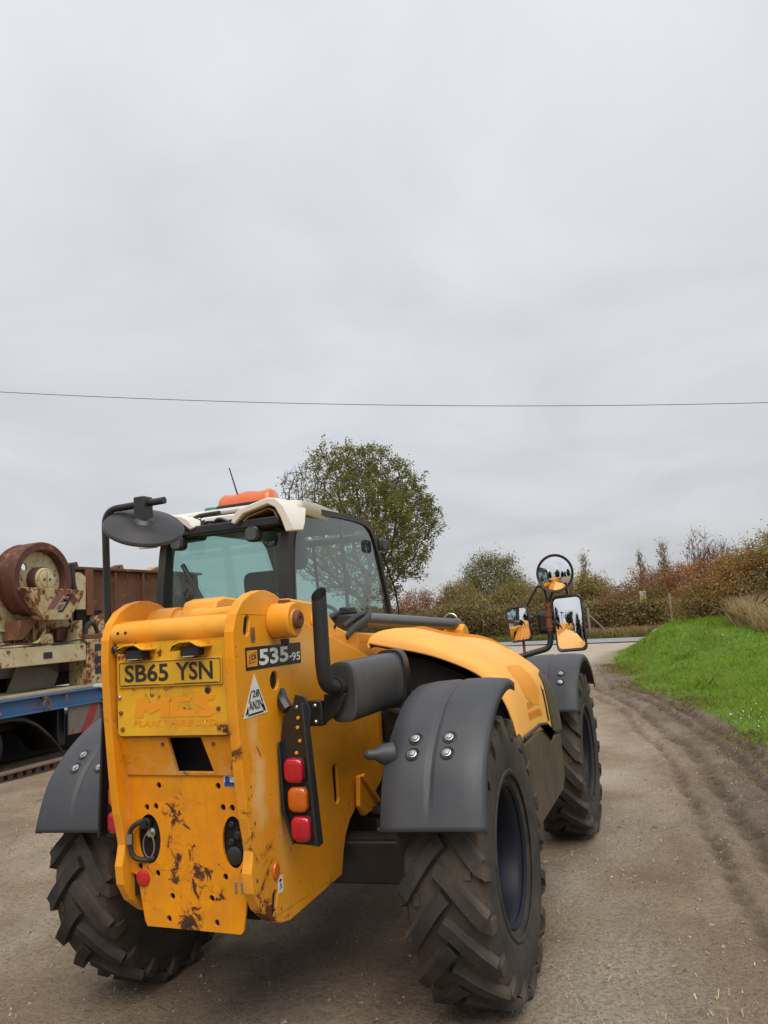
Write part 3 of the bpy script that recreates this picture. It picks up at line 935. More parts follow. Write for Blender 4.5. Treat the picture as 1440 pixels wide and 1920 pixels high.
MB().lathe([(0, .033), (.006, .033), (.010, .026)], (-.282, TY, .780), (0, -1, 0), 24, True).obj('round_reflector', 'reflector_red', TH)
for zz in (.83, .86):
    pass
MB().span((.166, TY - .003, .745), (.178, TY, .79)).obj('steel_tab', 'steel', TH, .002)
MB().span((.194, TY - .003, .745), (.206, TY, .79)).obj('steel_tab', 'steel', TH, .002)
st = MB().prism(rrect(.135, .209, 1.155, 1.202, .006), 'y', TY - .002, TY - .0002).obj('sticker', 'decal_white', TH, smooth=0)
MB().prism(rrect(.137, .207, 1.157, 1.174, .004), 'y', TY - .0034, TY - .0024).obj('sticker_print', 'decal_blue', st, smooth=0)
MB().prism(rrect(.140, .164, 1.172, 1.197, .008), 'y', TY - .0034, TY - .0024).obj('sticker_print', 'decal_blue', st, smooth=0)
text('Cub', (.168, TY - .0022, 1.181), (1, 0, 0), (0, 0, 1), .034, .014, 'decal_blue', 'sticker_lettering', st)

# pivot of the boom
PZ, PYV = 1.812, -.717
boss = MB().lathe([(0, .072), (.006, .077), (.10, .077), (.108, .070), (.108, .046), (.112, .044)], (XR1, PYV, PZ), (1, 0, 0), 32, True).obj('pivot_boss', 'yellow', TH)
MB().lathe([(0, .040), (.014, .040), (.022, .032), (.022, .016), (.016, .014)], (XR1 + .110, PYV, PZ), (1, 0, 0), 20, True).obj('pivot_pin', 'rust', boss)
MB().span((XR1 + .035, PYV - .02, PZ + .070), (XR1 + .075, PYV + .025, PZ + .090)).obj('grease_block', 'rust', boss, .004)
MB().lathe([(0, .020), (.022, .018), (.03, .008)], (XR1 + .055, PYV - .01, PZ - .080), (0, 0, -1), 10, True).obj('lock_bolt', 'black_steel', boss)
MB().lathe([(0, .085), (.13, .085), (.13, .070), (.25, .070)], (XL1, PYV, PZ + .012), (1, 0, 0), 28, True).obj('pivot_tube', 'yellow_plain', TH)
MB().prism([(-.80, 1.70), (-.80, 1.86), (-.76, 1.925), (-.70, 1.94), (-.50, 1.925), (-.40, 1.90), (-.40, 1.70)], 'x', -.16, .02).obj('boom_lug', 'yellow_plain', TH, .01)
MB().tube([(.02, -.86, 1.855), (XR0, -.86, 1.862)], .030, 14).obj('hose_tube', 'yellow_plain', TH)
MB().lathe([(0, .036), (.05, .040), (.06, .03)], (-.03, -.86, 1.853), (1, 0, 0), 14, True).obj('tube_end', 'yellow_plain', TH)
MB().prism([(-.90, 1.70), (-.89, 1.86), (-.85, 1.92), (-.79, 1.945), (-.70, 1.93), (-.6, 1.80), (-.62, 1.7)], 'x', .195, .218).obj('boom_cheek', 'yellow_plain', TH, .005)

# boom
BOOM = [(-.55, 1.60), (-.56, 1.80), (-.50, 1.905), (-.42, 1.918), (-.12, 1.893), (-.05, 1.868), (.02, 1.815), (.10, 1.765), (.20, 1.738), (.33, 1.726), (.61, 1.708), (3.0, 1.545), (3.02, 1.50), (3.02, 1.20), (2.9, 1.18), (.3, 1.36)]
boom = MB().prism(BOOM, 'x', -.295, .205).obj('boom', 'yellow_plain', TH, .012)
for ya, yb in ((.03, .335), (.385, .60), (.66, 1.1)):
    z = lambda y: 1.727 - (y - .3) * .066 if y > .2 else 1.733 - .02 * y
    MB().prism([(ya, z(ya) - .058), (ya, z(ya) - .012), (yb, z(yb) - .012), (yb, z(yb) - .055)], 'x', .2055, .2068).obj('boom_sticker_ghost', 'ghost', boom, smooth=0)
MB().lathe([(0, .012), (.003, .012)], (.206, .06, 1.765), (1, 0, 0), 10, True).obj('boom_hole', 'black_dark', boom)
MB().lathe([(0, .05), (.02, .05), (.022, .03)], (.206, -.17, 1.80), (1, 0, 0), 20, True).obj('boom_pin', 'yellow_plain', boom)
MB().prism([(2.62, 1.50), (2.62, 1.66), (2.70, 1.70), (2.80, 1.66), (2.84, 1.50)], 'x', .02, .19).obj('ram_bracket', 'yellow_plain', TH, .01)
ram = MB().lathe([(0, .040), (0, .046), (.04, .047), (2.05, .047), (2.06, .052), (2.12, .052), (2.13, .03)], (.10, .66, 1.795), (0, 2.1, -.098), 24, True).obj('boom_ram', 'ram', TH)
MB().tube([(.10, 2.62, 1.70), (.10, 2.82, 1.69)], .03, 12).obj('ram_rod', 'rust', TH)
MB().tube([(.10 + .058 * math.cos(a), 2.60, 1.735 + .058 * math.sin(a)) for a in np.linspace(-.6, 3.6, 18)], .006, 6).obj('ram_clip', 'steel', TH)
# valve block and hoses at the ram
MB().span((.02, .42, 1.73), (.17, .62, 1.83)).obj('valve_block', 'black_steel', TH, .012)
MB().span((.05, .46, 1.83), (.12, .56, 1.872)).obj('valve_cap', 'black_plastic', TH, .008)
for pts, rr, mt in (([(.17, .25, 1.76), (.19, .40, 1.815), (.17, .58, 1.83), (.10, .66, 1.82)], .017, 'hose'),
                    ([(.20, .20, 1.70), (.22, .30, 1.755), (.215, .50, 1.80), (.17, .64, 1.835)], .020, 'hose'),
                    ([(.0, .30, 1.78), (.05, .45, 1.845), (.09, .62, 1.84)], .016, 'hose')):
    MB().tube(arc_path(pts, .1), rr, 10).obj('hydraulic_hose', mt, TH)
MB().tube([(.155, .54, 1.828), (.125, .60, 1.832)], .021, 10).obj('hose_ferrule', 'steel', TH)

# decals of the right plate: model strip, triangle, small labels
FX = XR1
def dpoly(pts, mat, name, parent, lift):
    return MB().prism(pts, 'x', FX + lift, FX + lift + .0008).obj(name, mat, parent, smooth=0)
sg = dpoly([(-.966, 1.617), (-.487, 1.614), (-.484, 1.708), (-.966, 1.711)], 'decal_black', 'model_decal', TH, .0006)
dpoly([(-.955, 1.631), (-.875, 1.6305), (-.875, 1.697), (-.955, 1.6975)], 'decal_amber', 'decal_square', sg, .0016)
dpoly([(-.944, 1.642), (-.889, 1.650), (-.884, 1.688), (-.939, 1.678)], 'decal_black', 'decal_logo', sg, .0026)
dpoly([(-.940, 1.645), (-.892, 1.653), (-.888, 1.684), (-.936, 1.675)], 'decal_amber', 'decal_logo', sg, .0036)
text('JCB', (FX + .004, -.937, 1.649), (0, 1, .12), (0, .1, 1), .044, .026, 'decal_black', 'decal_lettering', sg, shear=.1, bold=.03)
text('535', (FX + .0016, -.862, 1.630), (0, 1, 0), (0, 0, 1), .255, .068, 'decal_white', 'decal_lettering', sg, bold=.035)
text('-', (FX + .0016, -.598, 1.644), (0, 1, 0), (0, 0, 1), .016, .010, 'decal_white', 'decal_lettering', sg)
text('95', (FX + .0016, -.577, 1.628), (0, 1, 0), (0, 0, 1), .082, .038, 'decal_white', 'decal_lettering', sg, bold=.02)
tr = dpoly([(-1.000, 1.430), (-.808, 1.434), (-.905, 1.602)], 'decal_white', 'triangle_sticker', TH, .0006)
dpoly([(-.986, 1.440), (-.962, 1.446), (-.962, 1.470), (-.966, 1.474)], 'decal_black', 'sticker_print', tr, .0016)
dpoly([(-.824, 1.442), (-.847, 1.447), (-.847, 1.472), (-.843, 1.475)], 'decal_black', 'sticker_print', tr, .0016)
for s_ in (-1, 1):
    c0 = -.905
    dpoly([(c0 + s_ * .047, 1.488), (c0 + s_ * .054, 1.488), (c0 + s_ * .030, 1.535), (c0 + s_ * .024, 1.535)], 'decal_black', 'sticker_print', tr, .0016)
dpoly([(-.968, 1.436), (-.843, 1.439), (-.848, 1.4455), (-.962, 1.4435)], 'decal_black', 'sticker_print', tr, .0016)
text('28', (FX + .0030, -.929, 1.506), (0, 1, 0), (0, 0, 1), .050, .030, 'decal_black', 'sticker_lettering', tr, bold=.008)
text('AN2N', (FX + .0030, -.958, 1.458), (0, 1, 0), (0, 0, 1), .107, .036, 'decal_black', 'sticker_lettering', tr, bold=.008)
s2 = MB().prism(rrect(-.918, -.884, 1.728, 1.792, .006), 'x', FX + .0006, FX + .0016).obj('label_sticker', 'steel', TH, smooth=0)
s3 = MB().prism(rrect(-.795, -.752, .700, .765, .006), 'x', FX + .0006, FX + .0016).obj('label_sticker', 'decal_white', TH, smooth=0)
MB().prism([(-.785, .712), (-.773, .742), (-.762, .712), (-.766, .712), (-.773, .732), (-.780, .712)], 'x', FX + .0020, FX + .0028).obj('sticker_print', 'decal_black', s3, smooth=0)
MB().prism(ell(-.773, .748, .011, .005, 10), 'x', FX + .0020, FX + .0028).obj('sticker_print', 'decal_black', s3, smooth=0)
MB().prism(ell(-.808, .795, .025, .034, 24), 'x', FX, FX + .010).obj('side_reflector', 'reflector_amber', TH, .004)
# scuffed scratch marks on the plate
for (y0, z0, y1, z1, wdt) in ((-.905, 1.30, -.885, 1.265, .006), (-.915, 1.31, -.90, 1.29, .004), (-.60, 1.31, -.59, 1.30, .008), (-.575, 1.39, -.57, 1.375, .008)):
    MB().prism([(y0, z0), (y0 + wdt, z0), (y1 + wdt, z1), (y1, z1)], 'x', FX + .0004, FX + .0010).obj('scratch', 'rust', TH, smooth=0)

# tail lamp clusters on black channels
def cluster(sx, x0, x1, y):
    """bracket between x0 (at the plate) and x1 outboard"""
    a, b = min(x0, x1), max(x0, x1)
    w = b - a; cx = (a + b) / 2
    fl = 1 if sx > 0 else -1
    X = lambda u: (a + u * w) if fl > 0 else (b - u * w)
    prof = [(X(.02), 1.02), (X(.30), .878), (X(1.0), .872), (X(.98), 1.10), (X(.86), 1.33), (X(.93), 1.43), (X(.80), 1.485), (X(.50), 1.492), (X(.42), 1.45), (X(.10), 1.40), (X(.0), 1.30), (X(-.02), 1.15)]
    back = MB().prism(prof, 'y', y, y + .012).obj('lamp_bracket', 'black_steel', TH, .004)
    MB().prism([(X(.80), 1.46), (X(.86), 1.46), (X(1.10), .885), (X(1.0), .885)], 'y', y - .045, y + .005).obj('bracket_flange', 'black_steel', back, .003)
    MB().prism([(X(.02), 1.30), (X(.07), 1.30), (X(.12), 1.02), (X(.36), .885), (X(.30), .885), (X(.03), 1.02)], 'y', y - .03, y + .005).obj('bracket_flange', 'black_steel', back, .003)
    MB().tube(arc_path([(X(-.12), y + .05, 1.50), (X(.05), y + .02, 1.47), (X(.25), y + .01, 1.43)], .04), .028, 8).obj('bracket_arm', 'black_steel', back)
    for (zz, u, mt) in ((1.180, .42, 'red_lens'), (1.062, .50, 'amber_lens'), (.944, .55, 'red_lens')):
        cxl = X(u); sz = .047
        prof2 = []
        mb = MB()
        secs = []
        for h, k in ((0.0, 1.0), (.014, 1.0), (.022, .94), (.027, .78), (.029, .4)):
            secs.append([(cxl + (px) * k, y - .004 - h, zz + (pz) * k) for px, pz in rrect(-sz, sz, -sz * 1.08, sz * 1.08, .030, 5)])
        mb.loft(secs, closed=True, caps=True)
        l = mb.obj('tail_lamp', mt, TH, smooth=50)
        MB().prism(rrect(cxl - sz - .005, cxl + sz + .005, zz - sz * 1.08 - .005, zz + sz * 1.08 + .005, .032), 'y', y - .010, y - .001).obj('lamp_seal', 'black_plastic', l, .002)
    for (zz, u) in ((1.44, .55), (1.395, .58), (1.355, .55), (1.30, .60), (1.25, .48)):
        MB().lathe([(0, .008), (.006, .008), (.008, .005)], (X(u), y, zz), (0, -1, 0), 8, True).obj('bolt', 'steel' if zz > 1.43 else 'yellow_plain', back)
cluster(1, .286, .448, -.725)
cluster(-1, -.50, -.66, -.725)

# exhaust
MX, MZ = .505, 1.478
def oval(y, rx, rz, n=28):
    return [(MX + rx * math.copysign(abs(math.cos(a)) ** .55, math.cos(a)), y, MZ + rz * math.copysign(abs(math.sin(a)) ** .75, math.sin(a))) for a in np.linspace(0, 2 * PI, n, endpoint=False)]
mu = MB().loft([oval(-.535, .045, .10), oval(-.54, .062, .120), oval(-.535, .072, .132), oval(-.50, .074, .134), oval(.06, .074, .134)], True, True).obj('muffler', 'muffler', TH, smooth=40)
MB().loft([oval(.06, .080, .142), oval(.062, .088, .150), oval(.13, .088, .150), oval(.135, .070, .13)], True, True).obj('muffler_flange', 'black_steel', TH, smooth=40)
ex = [(.50, -.52, 1.505), (.495, -.60, 1.505), (.485, -.655, 1.525), (.482, -.668, 1.60), (.482, -.668, 1.925)]
pth = arc_path(ex, .07)
def slant(mb):
    mb.v = [(x, y, z + (.9 * (y + .668) - .01 if z > 1.9 else 0)) for x, y, z in mb.v]
    return mb
slant(MB().tube(pth, .0335, 20, cap=False)).obj('exhaust_pipe', 'exhaust', TH)
slant(MB().tube(list(reversed(pth)), .0300, 20, cap=False)).obj('exhaust_bore', 'black_dark', TH, recalc=False)
MB().tube([(.4985, -.545, 1.505), (.4955, -.585, 1.505)], .041, 20).obj('exhaust_collar', 'exhaust', TH)
MB().prism([(.405, 1.345), (.425, 1.345), (.50, 1.395), (.535, 1.47), (.535, 1.475), (.43, 1.475), (.43, 1.44), (.405, 1.44)], 'y', -.575, -.555).obj('muffler_bracket', 'black_steel', TH, .004)
MB().span((.35, -.60, 1.34), (.43, -.55, 1.45)).obj('muffler_mount', 'black_steel', TH, .006)
for zz in (1.36, 1.43):
    MB().lathe([(0, .009), (.008, .009), (.012, .004)], (.40, -.60, zz), (0, -1, 0), 8, True).obj('bolt', 'steel', TH)

# paint chips along the plate edges and the weld line above the tow plate
rk = random.Random(5)
chip = MB()
def chip_poly(cx, cy, r, n=6):
    return [(cx + r * rk.uniform(.5, 1.2) * math.cos(2 * PI * i / n), cy + 1.8 * r * rk.uniform(.5, 1.2) * math.sin(2 * PI * i / n)) for i in range(n)]
EDGEP = [(-1.040, 1.45), (-1.048, 1.68), (-1.018, 1.2), (-.998, 1.05), (-.980, .975), (-.985, .80), (-.94, .70), (-.855, .635), (-.76, .592)]
for k in range(30):
    y, z = rk.choice(EDGEP)
    if z > .9: z += rk.uniform(-.09, .09)
    else: y += rk.uniform(-.01, .03)
    y = max(y, -1.04) + .008 + rk.random() ** 3 * .05
    chip.prism(chip_poly(y, z, rk.uniform(.0018, .0055)), 'x', FX + .0003, FX + .0009)
for k in range(16):
    y, z = rk.uniform(-.85, .2), rk.uniform(.62, 1.45)
    chip.prism(chip_poly(y, z, rk.uniform(.0015, .004)), 'x', FX + .0003, FX + .0009)
chip.obj('paint_chips', 'rust', TH, smooth=0)
seam = MB(); x = XL1 + .01
while x < XR0 - .01:
    w_ = rk.uniform(.012, .06)
    if rk.random() < .7: seam.prism([(x, 1.207), (x + w_, 1.208), (x + w_ * .9, 1.2135 + rk.uniform(0, .003)), (x + w_ * .1, 1.2135)], 'y', TY - .0012, TY - .0002)
    x += w_ + rk.uniform(.004, .02)
seam.obj('rust_seam', 'rust', TH, smooth=0)

# ------------------------------------------------------------------ wheels
AX_A, AX_Z = .034, .6246      # the rear axle rocks a little on the uneven ground
def axle(p):
    x, y, z = p; z -= AX_Z
    return (x * math.cos(AX_A) - z * math.sin(AX_A), y, x * math.sin(AX_A) + z * math.cos(AX_A) + AX_Z)

def tyre_mesh():
    prof = [(.150, .312), (.168, .318), (.176, .338), (.196, .372), (.208, .420), (.212, .470), (.208, .525), (.198, .565), (.178, .590), (.10, .600), (0, .604)]
    prof = [(-x, r) for x, r in prof[:-1]] + [(0, .604)] + list(reversed(prof[:-1]))
    mb = MB().lathe(prof, (0, 0, 0), (1, 0, 0), 72)
    # ring moulding on the sidewall
    for s in (-1, 1):
        mb.lathe([(s * .199, .352), (s * .205, .36), (s * .206, .372), (s * .199, .38)], (0, 0, 0), (1, 0, 0), 72)
    NL = 18
    rnd = random.Random(4)
    def pt(x, ph, r):
        return (x, -r * math.cos(ph), r * math.sin(ph))
    for side in (-1, 1):
        for k in range(NL):
            p0 = 2 * PI * (k + (.5 if side > 0 else 0)) / NL
            path = []
            for i in range(6):
                s = i / 5
                x = -.018 + s * .205
                ph = p0 + .06 - .34 * (s ** 1.15)
                path.append((x, ph, .640 - .012 * s * s, .596 - .012 * s))
            path.append((.203, p0 - .315, .606, .570))
            path.append((.211, p0 - .335, .560, .545))
            path.append((.2125, p0 - .345, .520, .515))
            secs = []
            for i, (x, ph, rt, rb) in enumerate(path):
                wt = .026 + .006 * min(1, i / 5); wb = wt + .014
                if i >= 7: wt, wb = .026, .030
                # half width measured across the bar: mostly round the tyre, partly sideways
                dx, dp = .62, .785
                if i > 5: dx, dp = 0.0, 1.0
                xx = lambda d: side * (x + d * dx)
                j = rnd.uniform(-.0015, .0015)
                lift = .0 if i < 6 else 0.0
                if i > 5:
                    ox = {6: .012, 7: .013, 8: .004}[i]
                    secs.append([pt(side * (x - .02), ph - wb / .63, rb), pt(side * (x + ox), ph - wt / .63, rt), pt(side * (x + ox), ph + wt / .63, rt), pt(side * (x - .02), ph + wb / .63, rb)])
                else:
                    secs.append([pt(xx(-wb), ph - wb * dp / .63, rb), pt(xx(-wt), ph - wt * dp / .63, rt + j), pt(xx(wt), ph + wt * dp / .63, rt + j), pt(xx(wb), ph + wb * dp / .63, rb)])
            mb.loft(secs, True, True)
            # tread wear stud between the bars
            ph = p0 - .02
            if k % 3 == 0:
                mb.box(pt(side * .13, ph + .05, .598), (.03, .012, .05), Matrix.Rotation(-(ph + .05), 3, 'X'))
    mb.v = [(x * .88, y * .987, z * .987) for x, y, z in mb.v]
    return mb.mesh('tyre', 'tyre', 32)
TYRE = tyre_mesh()
RIM = MB().lathe([(.142, .300), (.156, .316), (.152, .325), (.142, .318), (.133, .298), (.110, .282), (.02, .276), (-.02, .270), (-.10, .276), (-.13, .300), (-.148, .320)], (0, 0, 0), (1, 0, 0), 56).mesh('rim', 'rim', 40)
hub = MB().lathe([(-.02, .275), (.0, .25), (.0, .18), (.03, .15), (.03, .11), (.055, .10), (.06, .04), (.06, 0.001)], (0, 0, 0), (1, 0, 0), 40)
for k in range(10):
    a = 2 * PI * k / 10
    hub.lathe([(0, .014), (.022, .014), (.024, .008)], (.030, .13 * math.cos(a), .13 * math.sin(a)), (1, 0, 0), 6, True)
HUB = hub.mesh('hub', 'rim', 35)
def wheel(x, y, spin, left, rear, dz=0.0):
    c = (x, y, AX_Z)
    if rear: c = axle(c)
    c = (c[0], c[1], c[2] + dz)
    w = put(HUB, 'wheel', TH, c, (0, -AX_A if rear else 0, PI if left else 0))
    r = put(RIM, 'rim', w)
    t = put(TYRE, 'tyre', w, rot=(spin, 0, PI if left else 0))
    return w
wheel(.922, 0, .05, False, True)
wheel(-.955, 0, .21, True, True)
wheel(.94, 2.75, .12, False, False)
wheel(-.945, 2.75, .3, True, False)
# axles
def axle_obj(y, rear):
    mb = MB()
    mb.span((-.72, y - .10, .50), (.72, y + .10, .70))
    mb.tube([(-.80, y, .62), (.80, y, .62)], .10, 16)
    mb.lathe([(-.2, .10), (-.15, .17), (.15, .17), (.2, .10)], (0, y, .62), (0, 1, 0), 20, True)
    if rear: mb.v = [axle(p) for p in mb.v]
    return mb.obj('axle', 'black_steel', TH, .01)
axle_obj(0, True); axle_obj(2.75, False)
br = MB().prism([(-.02, .86), (0.0, 1.0), (.025, 1.005), (.20, .84), (.21, .80), (.03, .80)], 'x', .30, .325).obj('axle_bracket', 'yellow', TH, .004)
MB().prism([(.0, 1.0), (.02, 1.012), (.205, .842), (.195, .826)], 'x', .325, .345).obj('bracket_flange', 'yellow', br, .003)
MB().tube([(.30, .16, .79), (.62, .10, .78)], .03, 10).obj('steering_link', 'black_steel', TH)

# ------------------------------------------------------------------ mudguards
def fender_profile(pts, n=4):
    P = [Vector((0, a, b)) for a, b in pts]; out = []
    for i in range(len(P) - 1):
        p0, p1, p2, p3 = P[max(i - 1, 0)], P[i], P[i + 1], P[min(i + 2, len(P) - 1)]
        for k in range(n):
            t = k / n
            out.append(.5 * ((2 * p1) + (p2 - p0) * t + (2 * p0 - 5 * p1 + 4 * p2 - p3) * t * t + (3 * p1 - p0 - 3 * p2 + p3) * t ** 3))
    out.append(P[-1])
    return [(p.y, p.z) for p in out]
REAR_F = fender_profile([(-.675, .900), (-.635, 1.01), (-.578, 1.12), (-.50, 1.205), (-.39, 1.29), (-.25, 1.365), (-.08, 1.41), (.06, 1.42), (.17, 1.40)])
FRONT_F = fender_profile([(-.66, 1.02), (-.60, 1.15), (-.47, 1.27), (-.31, 1.35), (-.10, 1.39), (.15, 1.37), (.40, 1.26), (.55, 1.10)])
def fender(side, y0, prof, rear, cut):
    """cut: how far the outer lip runs along the profile (0..1)"""
    xi, xo = .705, 1.155
    mb = MB(); secs = []
    n = len(prof)
    for i, (y, z) in enumerate(prof):
        a, b = prof[max(i - 1, 0)], prof[min(i + 1, n - 1)]
        d = Vector((b[0] - a[0], b[1] - a[1])).normalized()
        nr = Vector((-d.y, d.x))                         # outward from the wheel
        t = i / (n - 1)
        row = []
        for u, h in ((0, -.055), (.0, -.012), (.018, 0.0), (.20, .010), (.43, .012), (.455, .010), (.475, .001), (.50, .001), (.52, .010), (.545, .012), (.80, .010), (.97, .0), (1.0, -.014), (1.0, -.052)):
            fade = 1.0
            if .44 < u < .53:
                fade = 1.0 if .18 < t else max(0, (t - .06) / .12)
                h = .012 - (.012 - h) * fade * 1.1
            o = nr * h
            x = xi + u * (xo - xi)
            if u == 1.0 and t > cut: x -= .0
            row.append((side * x, y0 + y + o.x, z + o.y))
        secs.append(row)
    mb.loft(secs)
    if rear: mb.v = [axle(p) for p in mb.v]
    f = mb.obj('mudguard', 'fender', TH, smooth=50, solid=.007)
    # four bolts in dished recesses
    for (u, t) in (((.30, .325), (.30, .405), (.64, .325), (.64, .405)) if rear else ((.38, .22), (.38, .29), (.72, .22), (.72, .29))):
        k = t * (n - 1); i = int(k); fr = k - i
        y = prof[i][0] * (1 - fr) + prof[i + 1][0] * fr; z = prof[i][1] * (1 - fr) + prof[i + 1][1] * fr
        d = Vector((0, prof[i + 1][0] - prof[i][0], prof[i + 1][1] - prof[i][1])).normalized()
        nr = Vector((0, -d.z, d.y))
        c = Vector((side * (xi + u * (xo - xi)), y0 + y, z)) + nr * .0115
        q = lambda v: Vector(axle(v)) if rear else Vector(v)
        nn = (q(c + nr) - q(c)).normalized(); c = q(c)
        MB().lathe([(.001, .033), (.004, .029), (.0015, .026), (.001, .012)], c, nn, 20).obj('bolt_recess', 'black_plastic', f, smooth=60)
        MB().lathe([(.001, .018), (.005, .018), (.006, .013), (.012, .011), (.013, .004)], c, nn, 14, True).obj('bolt', 'steel', f)
    return f
fR = fender(1, 0, REAR_F, True, .6)
fL = fender(-1, 0, REAR_F, True, .6)
fender(1, 2.75, FRONT_F, False, 1)
fender(-1, 2.75, FRONT_F, False, 1)
for s in (1, -1):
    mb = MB().lathe([(-.03, .050), (.02, .042), (.05, .022), (.085, .020), (.095, .010)], (s * .712, -.535, 1.185), (-s * .75, -.62, .10), 16, True)
    mb.v = [axle(p) for p in mb.v]
    mb.obj('mudguard_stay', 'fender', TH)

# ------------------------------------------------------------------ engine cover and side box
def crspline(P, n=4):
    out = []
    for i in range(len(P) - 1):
        p0, p1, p2, p3 = (Vector(P[max(i - 1, 0)]), Vector(P[i]), Vector(P[i + 1]), Vector(P[min(i + 2, len(P) - 1)]))
        for k in range(n):
            t = k / n
            out.append(.5 * ((2 * p1) + (p2 - p0) * t + (2 * p0 - 5 * p1 + 4 * p2 - p3) * t * t + (3 * p1 - p0 - 3 * p2 + p3) * t ** 3))
    out.append(Vector(P[-1]))
    return out
HS = [
    (.355, [(.265, 1.625), (.270, 1.655), (.335, 1.640), (.60, 1.580), (.78, 1.515), (.900, 1.452), (.985, 1.375), (1.045, 1.26), (1.085, 1.10)]),
    (.385, [(.265, 1.625), (.272, 1.690), (.36, 1.700), (.60, 1.640), (.80, 1.560), (.925, 1.485), (1.015, 1.395), (1.062, 1.27), (1.092, 1.10)]),
    (.50, [(.27, 1.625), (.285, 1.705), (.47, 1.728), (.62, 1.672), (.81, 1.582), (.935, 1.505), (1.028, 1.408), (1.072, 1.28), (1.098, 1.10)]),
    (.90, [(.33, 1.55), (.345, 1.645), (.565, 1.662), (.70, 1.615), (.85, 1.545), (.955, 1.478), (1.04, 1.392), (1.08, 1.27), (1.102, 1.08)]),
    (1.20, [(.42, 1.46), (.44, 1.60), (.675, 1.622), (.79, 1.582), (.915, 1.510), (1.005, 1.435), (1.062, 1.345), (1.085, 1.22), (1.102, 1.03)]),
    (1.42, [(.48, 1.38), (.51, 1.53), (.75, 1.560), (.85, 1.520), (.955, 1.450), (1.035, 1.368), (1.076, 1.280), (1.094, 1.17), (1.104, 1.0)]),
    (1.60, [(.56, 1.25), (.60, 1.43), (.81, 1.475), (.89, 1.435), (.98, 1.370), (1.04, 1.29), (1.074, 1.21), (1.092, 1.11), (1.102, .97)]),
    (1.66, [(.60, 1.15), (.64, 1.27), (.80, 1.33), (.87, 1.30), (.945, 1.255), (1.0, 1.20), (1.04, 1.13), (1.06, 1.05), (1.07, .95)]),
]
secs = [crspline([(x, y, z) for x, z in pr], 4) for y, pr in HS]
secs = [list(col) for col in zip(*[crspline([s[j] for s in secs], 5) for j in range(len(secs[0]))])]
hood = MB().loft([[tuple(p) for p in s] for s in secs]).obj('engine_cover', 'yellow_hood', TH, smooth=40, solid=.012)
def hood_pt(y, t, lift=0.004):
    """point on the cover at length y, girth parameter t (0 inner .. 1 outer bottom)"""
    k = min(range(len(secs)), key=lambda i: abs(secs[i][0][1] - y))
    s = secs[k]; f = t * (len(s) - 1); i = min(int(f), len(s) - 2); fr = f - i
    p = Vector(s[i]).lerp(Vector(s[i + 1]), fr)
    g = (Vector(s[i + 1]) - Vector(s[i])).normalized()
    nrm = Vector((0, -1, 0)).cross(g) if False else Vector((-g.z, 0, g.x))
    if nrm.x < 0 and t > .5: nrm = -nrm
    return p + nrm * lift
# faded lettering patch on the side of the cover
def hood_patch(pts, mat, name, lift):
    """polygon in (y, t) drawn on the side of the cover"""
    me_pts = []
    N = 14
    ys = [p[0] for p in pts]; rows = []
    y0, y1 = min(ys), max(ys)
    def band(y):
        ts = []
        for i in range(len(pts)):
            a, b = pts[i], pts[(i + 1) % len(pts)]
            if (a[0] - y) * (b[0] - y) <= 0 and a[0] != b[0]:
                ts.append(a[1] + (b[1] - a[1]) * (y - a[0]) / (b[0] - a[0]))
        return (min(ts), max(ts)) if len(ts) > 1 else None
    for i in range(N + 1):
        y = y0 + 1e-4 + (y1 - y0 - 2e-4) * i / N
        bd = band(y)
        if bd: rows.append([tuple(hood_pt_exact(y, bd[0] + (bd[1] - bd[0]) * j / 5, lift)) for j in range(6)])
    return MB().loft(rows).obj(name, mat, hood, smooth=60)
def hood_pt_exact(y, t, lift):
    ys = [s[0][1] for s in secs]
    k = max(0, min(len(ys) - 2, int(np.searchsorted(ys, y)) - 1))
    fr = (y - ys[k]) / (ys[k + 1] - ys[k])
    def at(s):
        f = t * (len(s) - 1); i = min(int(f), len(s) - 2)
        return Vector(s[i]).lerp(Vector(s[i + 1]), f - i), (Vector(s[i + 1]) - Vector(s[i])).normalized()
    (p0, g0), (p1, g1) = at(secs[k]), at(secs[k + 1])
    p = p0.lerp(p1, fr); g = g0.lerp(g1, fr)
    n = Vector((-g.z, 0, g.x))
    if n.x < 0: n = -n
    return p + n.normalized() * lift
hood_patch([(.62, .735), (.68, .665), (.98, .655), (1.02, .70), (1.06, .84), (.98, .905), (.80, .90), (.68, .86)], 'ghost_hood', 'ghost_patch', .0022)
rr_ = random.Random(7)
for row, (t0, t1, ya, yb) in enumerate(((.885, .905, .66, .80), (.92, .94, .64, 1.0))):
    y = ya
    while y < yb:
        w_ = rr_.uniform(.012, .03)
        hood_patch([(y, t0), (y + w_, t0 - .004), (y + w_, t1), (y, t1 + .004)], 'ghost_hood', 'ghost_lettering', .0024)
        y += w_ + rr_.uniform(.008, .014)
hood_patch([(1.16, .80), (1.20, .80), (1.20, .955), (1.16, .955)], 'decal_black', 'warning_label', .004)
hood_patch([(1.165, .83), (1.195, .83), (1.195, .865), (1.165, .865)], 'reflector_red', 'warning_label', .0055)
hood_patch([(1.165, .80), (1.195, .80), (1.195, .822), (1.165, .822)], 'decal_white', 'warning_label', .0055)
# dark lower front corner panel
rows = []
for k in range(9):
    y = 1.245 + (1.655 - 1.245) * k / 8
    rows.append([tuple(hood_pt_exact(y, t, .007)) for t in np.linspace(.70 - .22 * k / 8, 1.0, 9)])
MB().loft(rows).obj('front_corner_panel', 'grey_box', TH, smooth=40)
